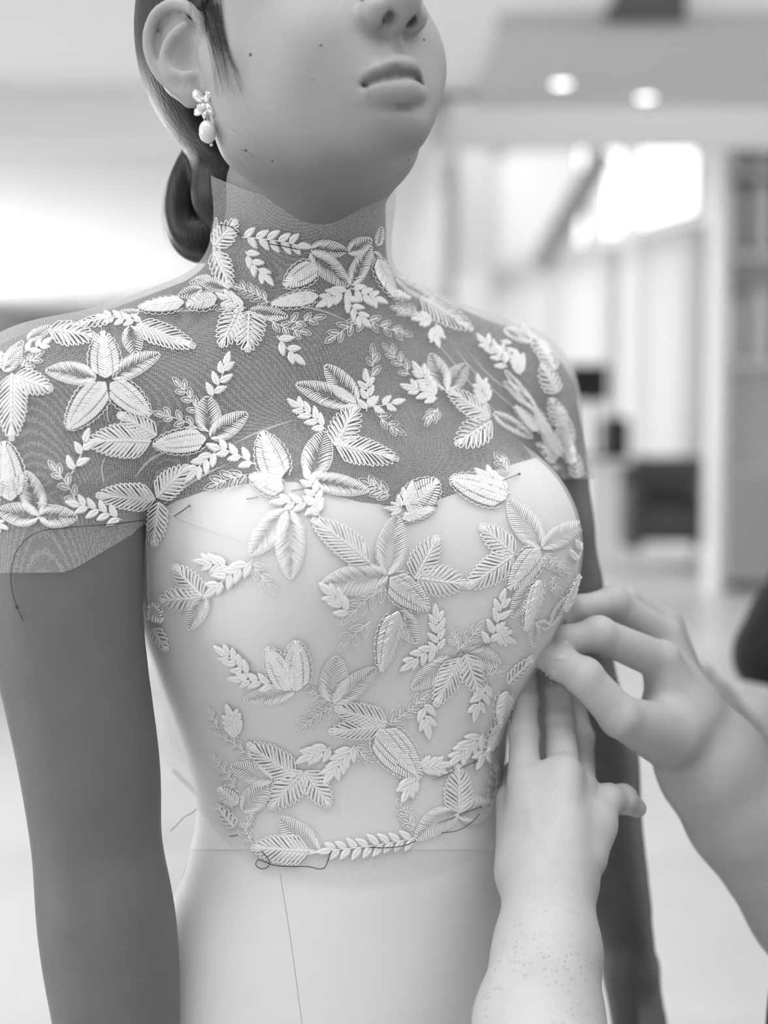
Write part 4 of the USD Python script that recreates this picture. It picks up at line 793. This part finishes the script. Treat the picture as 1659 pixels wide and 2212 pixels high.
# fingernails
NAIL = mat('nail', {'p': ('principled_bsdf', {'base_color': (.50, .50, .50), 'roughness': .25, 'specular_ior_level': .5})})
SEAMM = trimesh.Trimesh(to_world(sv), sfc[:, ::-1], process=False)
def nail(pts):
    pts = np.array(pts, float); c = pts.mean(0); g = np.vstack([c + (pts - c) * k for k in (1, .6)] + [[c]]); p, n, ok = on_net(g, SEAMM)
    if not ok.all(): return
    k = len(pts); lift = np.r_[np.full(k, .0001), np.full(k, .0007), .0009]; v = p + n * lift[:, None]; f = []
    for i in range(k): j = (i + 1) % k; f += [(i, j, k + j), (i, k + j, k + i), (k + i, k + j, 2 * k)]
    obj('fingernail', (v, np.array(f)), NAIL, seam, smooth=True)
def oval(cx, cy, a, b, ang): return [(cx + a * math.cos(t) * math.cos(ang) - b * math.sin(t) * math.sin(ang), cy + a * math.cos(t) * math.sin(ang) + b * math.sin(t) * math.cos(ang)) for t in np.linspace(0, 2 * np.pi, 12, endpoint=False)]
nail(oval(1199, 1418, 24, 10, .25)); nail(oval(1139, 1472, 16, 20, 0)); nail(oval(1192, 1462, 14, 17, 0)); nail(oval(1212, 1392, 16, 9, -.3))
# ------------------------------------------------------------------ pins, basting threads, folds and raw edges of the net
GOWNM = trimesh.util.concatenate([TM, BODYM, trimesh.Trimesh(SV, sf, process=False)])
def lay(pts, lift=.0005, n=None, mesh=None):
    p, nn, ok = on_net(spline(pts, n or 6 * len(pts)), mesh or GOWNM); return (p + nn * lift)[ok], nn[ok]
PINS = [([(378, 1116), (398, 1103), (412, 1093)], True, 'beside the right armpit, below the sleeve'), ([(533, 1080), (546, 1078), (560, 1075)], False, 'at the neckline below the twin beaded leaves'), ([(628, 1063), (650, 1059), (672, 1055)], False, 'through the leaf sprig left of the neckline dip'),
        ([(820, 1092), (843, 1092), (866, 1092), (892, 1092), (941, 1093)], True, 'lying level at the middle of the neckline'), ([(1030, 1062), (1055, 1052), (1074, 1044), (1094, 1036), (1120, 1026)], True, 'at the right end of the neckline'),
        ([(955, 1425), (980, 1416), (995, 1410), (1010, 1405), (1052, 1390)], True, 'on the ribs below the left breast'), ([(932, 1684), (966, 1671), (982, 1664), (998, 1656), (1027, 1643)], True, 'above the upright looped leaf at the waist'),
        ([(940, 1778), (976, 1766), (990, 1760), (1004, 1754), (1036, 1742)], True, 'lowest of all, across the rim leaf at the waist')]
for pts, head_, where in PINS:
    q, nn = lay(pts, .0011, 15, TM)
    if len(q) < 4: continue
    if len(pts) == 5: q = q + nn * (-.0024 * np.exp(-((np.linspace(0, 1, len(q)) - .47) / .10) ** 2))[:, None]
    t = base_thing('dress_pin', 'steel dress pin ' + where, 'pin', q[0], 'dress pins in the bodice'); obj('shaft', tube(q, np.r_[.00008, np.full(len(q) - 1, .00034)], 8), STEEL, t, smooth=True)
    if head_: h = trimesh.creation.icosphere(2, .0009); obj('pin_head', (h.vertices + q[-1], h.faces), STEEL, t, smooth=True)
THREADS = [([(477, 484), (500, 487), (513, 497), (525, 509)], 'stitched over the looped leaf at the left of the collar'), ([(582, 525), (612, 530), (645, 537)], 'stitched along the sprig of the collar'), ([(715, 540), (732, 541), (749, 541)], 'stitched across the rim leaf at the front of the collar'),
           ([(318, 1122), (250, 1131), (190, 1136), (120, 1142), (88, 1148), (58, 1166), (35, 1200), (27, 1245), (34, 1292), (53, 1340)], 'curling from the sleeve hem down the bare arm'),
           ([(567, 1838), (583, 1858), (580, 1872), (566, 1876), (555, 1868), (560, 1857), (576, 1862), (592, 1868), (622, 1871), (665, 1871), (690, 1876), (703, 1870), (715, 1838)], 'looped below the lace hem at the waist'),
           ([(795, 1829), (830, 1830), (868, 1826), (896, 1815)], 'stitched under the hem sprig at the waist'), ([(950, 1798), (985, 1793), (1014, 1776), (1032, 1757)], 'stitched under the rim leaf at the right of the hem'), ([(500, 1806), (508, 1805), (517, 1803)], 'a short stitch at the left of the hem')]
for pts, where in THREADS:
    q, nn = lay(pts, .0016)
    if len(q) > 3: tag(obj('basting_thread', tube(q, .00024, 5), DARKTHREAD, None, smooth=True), 'dark basting thread ' + where, 'thread', 'dark basting threads on the gown')
# loose end hanging at the waist and the dark stitching of the raw side seam
q = np.array([P(x, y, z) for x, y, z in spline([(436, 1738, .925), (415, 1756, .918), (400, 1764, .915), (384, 1780, .915), (368, 1795, .915)], 16)]); tag(obj('basting_thread', tube(q, .00022, 5), DARKTHREAD, None, smooth=True), 'dark thread end sticking out from the waist toward the arm', 'thread', 'dark basting threads on the gown')
EDGE = spline([(333, 1404), (352, 1450), (377, 1520), (408, 1592), (425, 1650), (441, 1708)], 20)
q = np.array([P(x, y, .924) for x, y in EDGE]); obj('side_seam_stitching', tube(q, .00034, 5), DARKTHREAD, gown, smooth=True)
OUT = spline([(334, 1404), (343, 1480), (349, 1560), (356, 1640), (398, 1690), (440, 1709)], 20)
fl = np.array([[P(e[0] * (1 - k) + o[0] * k, e[1] * (1 - k) + o[1] * k, .925 + .016 * k + .002 * math.sin(9 * k + i * .5)) for k in np.linspace(0, 1, 9)] for i, (e, o) in enumerate(zip(EDGE, OUT))]); ii, jj = np.meshgrid(np.arange(19), np.arange(8), indexing='ij'); qd = np.stack([ii * 9 + jj, ii * 9 + jj + 1, (ii + 1) * 9 + jj + 1, (ii + 1) * 9 + jj], -1).reshape(-1, 4)
obj('raw_side_seam', cat_mesh([(fl.reshape(-1, 3), qd)]), TULLE2, gown, smooth=True)
a, b = cam_pt(372, 1664, .928), cam_pt(446, 1736, .918); obj('bias_tape', cat_mesh([tube(to_world(np.linspace(a, b, 8)), .0016, 8, True, .35, -Fv)]), CREPE, gown, smooth=True)
FOLDS = [[(500, 962), (545, 940), (592, 922), (640, 906)], [(590, 655), (650, 662), (705, 675), (765, 702)], [(915, 715), (960, 760), (1000, 810), (1058, 878), (1108, 928)], [(970, 735), (1020, 800), (1075, 852), (1140, 905)], [(290, 1032), (326, 992), (388, 962)], [(340, 1100), (400, 1052), (450, 1022), (492, 1003)],
         [(1010, 760), (1060, 815), (1110, 850)], [(440, 668), (400, 672), (350, 670)], [(1285, 1060), (1262, 1020), (1235, 985)]]
for f in FOLDS:
    q, nn = lay(f, .0002, None, TM)
    if len(q) > 5: obj('tulle_fold', tube(q, .0009 * np.sin(np.linspace(.15, math.pi - .15, len(q))), 8, True, .45, nn), TULLE2, gown, smooth=True)
for w in ([(188, 693), (206, 700), (217, 710), (222, 722)], [(232, 880), (230, 895), (233, 912)], [(224, 990), (218, 1012), (222, 1040)], [(80, 1086), (105, 1090), (130, 1093)]):
    q, nn = lay(w, .0012, None, TM)
    if len(q) > 4: obj('stray_thread', tube(q, .00022, 4), THREAD, gown, smooth=True)
SEAM_SHADE = grey('seam_shade_grey', .40, .8); SKM = trimesh.Trimesh(SV, sf, process=False)  # grey paints in the shade line along the skirt seams
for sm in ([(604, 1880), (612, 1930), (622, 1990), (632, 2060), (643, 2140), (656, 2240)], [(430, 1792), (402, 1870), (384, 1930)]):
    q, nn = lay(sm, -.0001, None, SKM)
    if len(q) > 5: obj('seam', tube(q, .00032, 6, True, .6, nn), SEAM_SHADE, gown, smooth=True)
# fold of the bodice lining near the right armpit
q, nn = lay([(352, 1105), (400, 1124), (460, 1146), (530, 1172)], -.0003, None, TM); obj('lining_edge', tube(q, .0005, 8, True, .3, nn), CREPE, gown, smooth=True)

# ------------------------------------------------------------------ the fitting salon
PAINT = mat('white_paint', {'c': ('texture_coordinate', {}), 'n': ('noise_texture', {'scale': 60.0}), 'b': ('bump', {'strength': .05, 'distance': .002}), 'p': ('principled_bsdf', {'base_color': (.80, .80, .80), 'roughness': .7})}, [('c.object', 'n.vector'), ('n.fac', 'b.height'), ('b.normal', 'p.normal')])
GPAINT = grey('grey_paint', .42, .7); GPAINT2 = grey('warm_grey_wall', .74, .75); DGREY = grey('dark_grey_upholstery', .12, .8); WHITE = grey('white_lacquer', .82, .3); BLK = grey('black_plastic', .015, .4); WOOD = grey('pale_oak', .55, .5)
STONE = mat('pale_stone_floor', {'c': ('texture_coordinate', {}), 'n': ('noise_texture', {'scale': .9, 'detail': 6.0, 'distortion': 1.2}), 'r': ('rgb_ramp', {'ramp': [(.35, (.70,) * 3), (.62, (.86,) * 3)]}), 'p': ('principled_bsdf', {'roughness': .28, 'specular_ior_level': .4})}, [('c.object', 'n.vector'), ('n.fac', 'r.fac'), ('r.color', 'p.base_color')])
CURT = mat('sheer_curtain', {'d': ('diffuse_bsdf', {'color': (.85, .85, .85)}), 't': ('translucent_bsdf', {'color': (.85, .85, .85)}), 'm': ('mix_closure', {'fac': .5})}, [('d.BSDF', 'm.closure1'), ('t.BSDF', 'm.closure2')], surface='m.closure')
GLASS = mat('window_glass', {'t': ('transparent_bsdf', {'color': (.97, .97, .97)}), 'g': ('glossy_bsdf', {'color': (1, 1, 1), 'roughness': .02}), 'm': ('mix_closure', {'fac': .05})}, [('t.BSDF', 'm.closure1'), ('g.BSDF', 'm.closure2')], surface='m.closure')
LAMP = mat('lamp_glow', {'e': ('emission', {'color': (1, 1, 1), 'strength': 20.0})}, surface='e.emission')
def prism(poly, z0, z1):
    n = len(poly); v = [(x, y, z) for z in (z0, z1) for x, y in poly]; import shapely.geometry as sg
    m = trimesh.creation.extrude_polygon(sg.Polygon(poly), z1 - z0, engine='earcut'); m.apply_translation([0, 0, z0]); return m.vertices, m.faces
def S(name, mesh, m, parent=None): return obj(name, mesh, m, parent, smooth=False, kind=None if parent is not None else 'structure')
S('floor', box(-5, 6.2, -4.2, 20.4, -.10, 0), STONE)
CEIL = grey('ceiling_white', .92, .8); S('ceiling', cat_mesh([box(-5, 6.2, -4.2, 6.6, 2.62, 2.8), prism([(.2, 6.6), (6.2, 6.6), (6.2, 10.25), (3.1, 10.25), (.88, 19.6), (.2, 20.4)], 4.2, 4.4)]), CEIL)
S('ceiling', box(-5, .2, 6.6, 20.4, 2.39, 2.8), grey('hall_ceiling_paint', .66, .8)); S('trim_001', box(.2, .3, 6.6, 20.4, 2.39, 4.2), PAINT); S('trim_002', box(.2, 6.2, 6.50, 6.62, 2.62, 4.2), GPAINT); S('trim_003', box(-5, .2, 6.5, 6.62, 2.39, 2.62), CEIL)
S('wall_left', box(-5.2, -5, -4.2, 20.4, 0, 4.4), PAINT); S('wall_back', box(-5, 1.2, 20.4, 20.6, 0, 4.4), grey('back_wall_grey', .5, .8)); S('wall_right', cat_mesh([box(6.2, 6.4, -4.2, 10.45, 0, 4.4), box(3.12, 6.2, 10.25, 10.45, 0, 4.4)]), PAINT)
S('wall_front', box(-5, 6.2, -4.4, -4.2, 0, 2.8), PAINT)
# soffit on the right with two recessed downlights
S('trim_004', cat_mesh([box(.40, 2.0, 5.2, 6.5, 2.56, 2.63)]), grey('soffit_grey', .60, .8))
S('trim_006', box(.3, 3.1, 8.86, 8.98, 2.80, 4.2), GPAINT2)
dk = [(1290, 74), (1480, 92), (1480, -70), (1372, -70)]; dq = [P(x, y, (2.60 - 1.25) / ((H / 2 - y) / FPX * Uv[2] + Fv[2])) for x, y in dk]; S('trim_005', prism([(p[0], p[1]) for p in dq], 2.595, 2.618), grey('recess_shade_grey', .10, .7))  # flat dark slab stands for the shade of a ceiling recess
# oblique window wall of the right-hand hall
A_, B_w = np.array([.83, 19.6]), np.array([3.05, 10.2]); dW = (B_w - A_) / np.linalg.norm(B_w - A_); LW = np.linalg.norm(B_w - A_)
def wall_box(s0, s1, z0, z1, t=.12, off=0.0, bevel=0):
    v, f = box(s0, s1, -t / 2 + off, t / 2 + off, z0, z1, bevel); return np.stack([A_[0] + v[:, 0] * dW[0] - v[:, 1] * dW[1], A_[1] + v[:, 0] * dW[1] + v[:, 1] * dW[0], v[:, 2]], 1), f
def s_of(px):
    k = (px - W / 2) / FPX; return float((k * A_[1] - A_[0]) / (dW[0] - k * dW[1]))
LOW = [(s_of(1232), s_of(1338)), (s_of(1428), s_of(1528))]; UPP = [(s_of(1098), s_of(1276)), (s_of(1286), s_of(1516))]
lo_edges = [-.0] + [e for p in LOW for e in p] + [LW]; up_edges = [-.0] + [e for p in UPP for e in p] + [LW]
S('wall_right_hall', cat_mesh([wall_box(0, LW, 4.08, 4.3), wall_box(0, LW, 0, .30), wall_box(0, LW, 2.60, 2.78)] + [wall_box(lo_edges[2 * k], lo_edges[2 * k + 1], .3, 2.6) for k in range(3)] + [wall_box(up_edges[2 * k], up_edges[2 * k + 1], 2.78, 4.08) for k in range(3)]), GPAINT2)
for n, (s0, s1, z0, z1) in enumerate([(*LOW[0], .3, 2.6), (*LOW[1], .3, 2.6), (*UPP[0], 2.78, 4.08), (*UPP[1], 2.78, 4.08)]):
    wt = UsdGeom.Xform.Define(stage, f'/World/window_{n + 1}').GetPrim(); wt.SetCustomDataByKey('kind', 'structure')
    obj('window_frame', cat_mesh([wall_box(s0, s1, z0, z0 + .05, .16), wall_box(s0, s1, z1 - .05, z1, .16), wall_box(s0, s0 + .05, z0, z1, .16), wall_box(s1 - .05, s1, z0, z1, .16)]), PAINT, wt, smooth=False)
    ms = [s0, s_of(1356), s1] if n == 3 else [s0, s1]
    for k in range(len(ms) - 1): obj('pane', wall_box(ms[k] + .04, ms[k + 1] - .04, z0 + .04, z1 - .04, .012), GLASS, wt, smooth=False)
    if n == 3: obj('mullion', wall_box(ms[1] - .07, ms[1] + .07, z0, z1, .14), PAINT, wt, smooth=False)
tag(obj('curtain_rail', cat_mesh([wall_box(-.2, LW + .1, 2.69, 2.75, .05, -.18)]), WHITE, smooth=False), 'white curtain rail running along the slanted window wall', 'curtain rail')
for k, (s0, s1, w) in enumerate(((LOW[0][0] - .12, LOW[0][1] + .12, 'behind the till screen'), (LOW[1][0] - .12, LOW[1][1] + .12, 'nearest the shelving'), (UPP[0][0] - .10, UPP[0][1] + .02, 'high up behind the slanting brace'))):
    s = np.linspace(s0, s1, 60); sh = .05 * np.sin(np.linspace(0, 2 * np.pi * 7, 60)); g = np.array([[[A_[0] + a * dW[0] + (o + .18) * dW[1], A_[1] + a * dW[1] - (o + .18) * dW[0], z] for a, o in zip(s, sh)] for z in ((2.685, 1.5, .12) if k < 2 else (4.05, 3.4, 2.78))])
    ii, jj = np.meshgrid(np.arange(2), np.arange(59), indexing='ij'); qd = np.stack([ii * 60 + jj, ii * 60 + jj + 1, (ii + 1) * 60 + jj + 1, (ii + 1) * 60 + jj], -1).reshape(-1, 4)
    cv, cf = cat_mesh([(g.reshape(-1, 3), qd)]); tag(obj('curtain', thicken(cv, cf, .004), CURT, smooth=True), f'sheer white curtain on the slanted window wall, {w}', 'curtain', 'sheer curtains')
# brace and column
q = [P(1305, 330, 12.0), P(1165, 575, 12.4)]; tag(obj('diagonal_brace', tube(q, .12, 4), GPAINT, smooth=False), 'slanting grey roof brace in front of the high windows', 'beam')
c = P(1022, 870, 14.0); tag(obj('column', cat_mesh([box(c[0] - .16, c[0] + .16, c[1] - .16, c[1] + .16, 0, 4.19, .02), box(c[0] - .22, c[0] + .22, c[1] - .22, c[1] + .22, 0, .18, .02)]), GPAINT2, smooth=False), 'pale grey square column behind her left shoulder', 'column')
# downlights
def downlight(px, py, z, where):
    D = (z - 1.25) / ((H / 2 - py) / FPX * Uv[2] + Fv[2]); p = P(px, py, D); t = base_thing('downlight', 'round recessed downlight ' + where, 'ceiling light', (p[0], p[1], z), 'recessed downlights')
    a = np.linspace(0, 2 * np.pi, 33); obj('trim_ring', tube([(p[0] + .042 * math.cos(x), p[1] + .042 * math.sin(x), z - .006) for x in a], .009, 6), WHITE, t, smooth=True)
    cy = trimesh.creation.cylinder(.033, .012, sections=32); obj('lamp', (cy.vertices + [p[0], p[1], z - .008], cy.faces), LAMP, t, smooth=30)
downlight(0, 240, 2.62, 'at the left edge, level with her ear'); downlight(288, 563, 2.39, 'above her right shoulder, beside the bun'); downlight(195, 640, 2.39, 'just above her right shoulder, farthest back')
downlight(1213, 175, 2.56, 'on the grey soffit, left of two'); downlight(1395, 205, 2.56, 'on the grey soffit, right of two')
# armchair, side table and till screen
def at_floor(px, py_floor): D = 1.25 / (-(H / 2 - py_floor) / FPX * Uv[2] - Fv[2]); q = P(px, py_floor, D); return q[0], q[1]
ax_, ay_ = at_floor(1438, 1222)
t = base_thing('armchair', 'dark grey upholstered armchair on the pale floor by the curtains', 'armchair', (ax_, ay_, 0))
w = .34
obj('seat', box(ax_ - w + .08, ax_ + w - .08, ay_ - .30, ay_ + .28, .20, .44, .05), DGREY, t); obj('backrest', box(ax_ - w, ax_ + w, ay_ + .22, ay_ + .38, .20, .83, .05), DGREY, t)
for s in (-1, 1): obj('arm', box(ax_ + s * (w - .06) - .06, ax_ + s * (w - .06) + .06, ay_ - .30, ay_ + .30, .14, .62, .04), DGREY, t)
for sx in (-1, 1):
    for sy in (-1, 1): obj('leg', tube([(ax_ + sx * (w - .06), ay_ + sy * .26, .0), (ax_ + sx * (w - .06), ay_ + sy * .26, .16)], [.016, .022], 10), WOOD, t)
bx, by = at_floor(1296, 1236)
t = base_thing('pedestal', 'white pedestal table left of the armchair', 'table', (bx, by, 0)); obj('top', box(bx - .20, bx + .20, by - .2, by + .2, .80, .84, .01), WHITE, t); obj('stem', box(bx - .12, bx + .12, by - .12, by + .12, .03, .80, .01), WHITE, t); obj('foot', box(bx - .18, bx + .18, by - .18, by + .18, 0, .03, .008), WHITE, t)
t = base_thing('till_screen', 'black till screen on a stand on the white pedestal', 'screen', (bx, by, .84)); obj('stand', tube([(bx - .06, by, .86), (bx - .08, by, 1.36)], .018, 10), BLK, t); obj('foot', box(bx - .16, bx + .04, by - .1, by + .1, .84, .86, .006), BLK, t)
obj('panel', box(bx - .26, bx + .04, by - .06, by - .03, 1.26, 1.53, .008), BLK, t)
tag(obj('black_bag', box(bx + .0, bx + .19, by - .14, by + .12, .84, 1.15, .04), BLK), 'soft black bag standing on the white pedestal', 'bag')
# shelving with folded fabric and boxes at the right
sx0, sD = P(1545, 870, 9.6)[0], 9.6
t = base_thing('shelving', 'pale grey shelving unit with shelves at the right edge', 'shelves', (sx0, sD, 0)); x1 = sx0 + 1.2
for x in (sx0, sx0 + .6, x1): obj('upright', box(x - .03, x + .03, sD - .2, sD + .2, 0, 4.1, .004), WHITE, t)
zs = [.10, .80, 1.50, 2.20, 2.74, 3.4, 4.06]
for z in zs: obj('shelf', box(sx0, x1, sD - .2, sD + .2, z - .02, z + .02, .004), GPAINT2, t)
obj('back_panel', box(sx0, x1, sD + .18, sD + .2, 0, 4.1), PAINT, t); obj('door', box(sx0 + .03, sx0 + .57, sD - .22, sD - .2, .12, .80, .006), GPAINT, t); obj('door', box(sx0 + .63, x1 - .03, sD - .22, sD - .2, .12, .80, .006), GPAINT, t)
rs2 = random.Random(5)
for k, z in enumerate(zs[2:6]):
    for m in range(6):
        x = sx0 + .09 + m * .18 + (.06 if m > 2 else 0); h = rs2.uniform(.28, .46); wv = rs2.uniform(.05, .08)
        cy = trimesh.creation.cylinder(wv, h, sections=20); cy.apply_translation([x, sD - .03, z + .02 + h / 2]); row = ('lowest', 'lower middle', 'upper middle', 'topmost')[k]
        nk = tube([(x, sD - .03, z + .02 + h), (x, sD - .03, z + .06 + h)], [wv * .6, wv * .35], 16); g = (WHITE, PAINT, GPAINT2)[rs2.randrange(3)]
        tt = base_thing('vase', f"pale cylinder vase, {('leftmost', 'second from left', 'third from left', 'third from right', 'second from right', 'rightmost')[m]} on the {row} open shelf", 'vase', (x, sD - .03, z + .02), 'pale vases on the shelving'); obj('body', (cy.vertices, cy.faces), g, tt, smooth=40); obj('neck', nk, g, tt, smooth=40)
# low white bench at the left
q0, q1 = at_floor(22, 1478)
t = base_thing('bench', 'low white bench with rounded corners at the left edge', 'bench', (q0 - .6, q1, 0)); obj('seat', box(q0 - 1.2, q0, q1, q1 + .5, .10, .36, .04), WHITE, t); obj('plinth', box(q0 - 1.15, q0 - .05, q1 + .04, q1 + .46, 0, .10), GPAINT, t)
# assistant in black behind the seamstress
Fa = Field(lattice([(.26, 1.12, .006)]), lattice([(-.55, .52, .007)]), lattice([(1.36, 1.92, .007)]))
SA = cam_pt(1830, 1200, 1.66); Fa.chain([SA, cam_pt(1730, 1380, 1.64), cam_pt(1612, 1640, 1.60)], [.055, .047, .038], .01); Fa.chain([cam_pt(1612, 1640, 1.60), cam_pt(1540, 1525, 1.50)], [.038, .026], .01)
hw = cam_pt(1540, 1525, 1.50); Fa.cone(hw, cam_pt(1516, 1492, 1.47), .026, .022, .01)
for i, (dx, dy) in enumerate(((-26, -18), (-34, -4), (-34, 10), (-26, 22))): Fa.chain([cam_pt(1516, 1492 + i * 6 - 8, 1.47), cam_pt(1508 + dx * .6, 1480 + dy, 1.45), cam_pt(1505 + dx * .8, 1492 + dy, 1.44)], [.011, .009, .0075], .004)
Fa.chain([cam_pt(1522, 1480, 1.47), cam_pt(1520, 1452, 1.46), cam_pt(1508, 1446, 1.45)], [.012, .010, .008], .004)
TA = np.array([.70, 0, 1.66]); Fa.cone(np.array([.72, .02, 1.68]), np.array([.72, -.50, 1.68]), .13, .14, .04); Fa.cone(SA, np.array([.74, -.0, 1.76]), .055, .06, .04); Fa.cone(np.array([.735, .05, 1.69]), np.array([.72, .20, 1.68]), .05, .048, .02)
ha = np.array([.705, .33, 1.67]); Fa.ell(ha, (.092, .115, .076), None, .01); Fa.ell(ha + np.array([-.03, -.06, 0]), (.055, .055, .055), None, .02); Fa.cone(ha + np.array([-.09, 0, 0]), ha + np.array([-.11, -.03, 0]), .008, .011, .006)
for s in (-1, 1): Fa.ell(ha + np.array([0, -.01, s * .075]), (.018, .032, .009), None, .004)
kv, kf = Fa.mesh(); kv = fair(kv, kf, 2); asst = base_thing('person', 'assistant in a black short-sleeved top, blurred behind the seamstress', 'person', to_world(np.array([[.72, 0, 1.68]]))[0] * [1, 1, 0]); obj('body', (to_world(kv), kf[:, ::-1]), SKIN3, asst, smooth=True)
Fa = Field(lattice([(.30, 1.14, .007)]), lattice([(-.60, .20, .008)]), lattice([(1.36, 1.94, .007)])); Fa.chain([SA, cam_pt(1735, 1350, 1.64), cam_pt(1694, 1415, 1.625)], [.064, .060, .058], .01); Fa.cone(np.array([.72, .01, 1.68]), np.array([.72, -.55, 1.68]), .14, .15, .04); Fa.cone(SA, np.array([.74, -.0, 1.76]), .064, .07, .04)
Fa.F = np.maximum(Fa.F, 0) + np.minimum(Fa.F, 0); kv, kf = Fa.mesh(); obj('black_top', (to_world(kv), kf[:, ::-1]), BLACK, asst, smooth=True)
legs = [tube([(.72 + s * .0, 1.68 + s * .09, .86), (.72, 1.68 + s * .09, .45), (.72, 1.68 + s * .09, .04)], [.085, .062, .05], 16) for s in (-1, 1)]; obj('trousers', cat_mesh(legs + [box(.60, .84, 1.54, 1.82, .62, .90, .05)]), BLACK, asst, smooth=40)
Fa = Field(lattice([(.56, .84, .006)]), lattice([(.18, .50, .006)]), lattice([(1.54, 1.80, .006)])); Fa.ell(ha + np.array([.015, .015, 0]), (.098, .116, .086), None, .005); kv, kf = Fa.mesh(); kv, kf = clip(kv, kf, kv[:, 0] - ha[0] + .035 + .5 * (kv[:, 1] - ha[1])); obj('hair', (to_world(kv), kf[:, ::-1]), HAIR, asst, smooth=True)
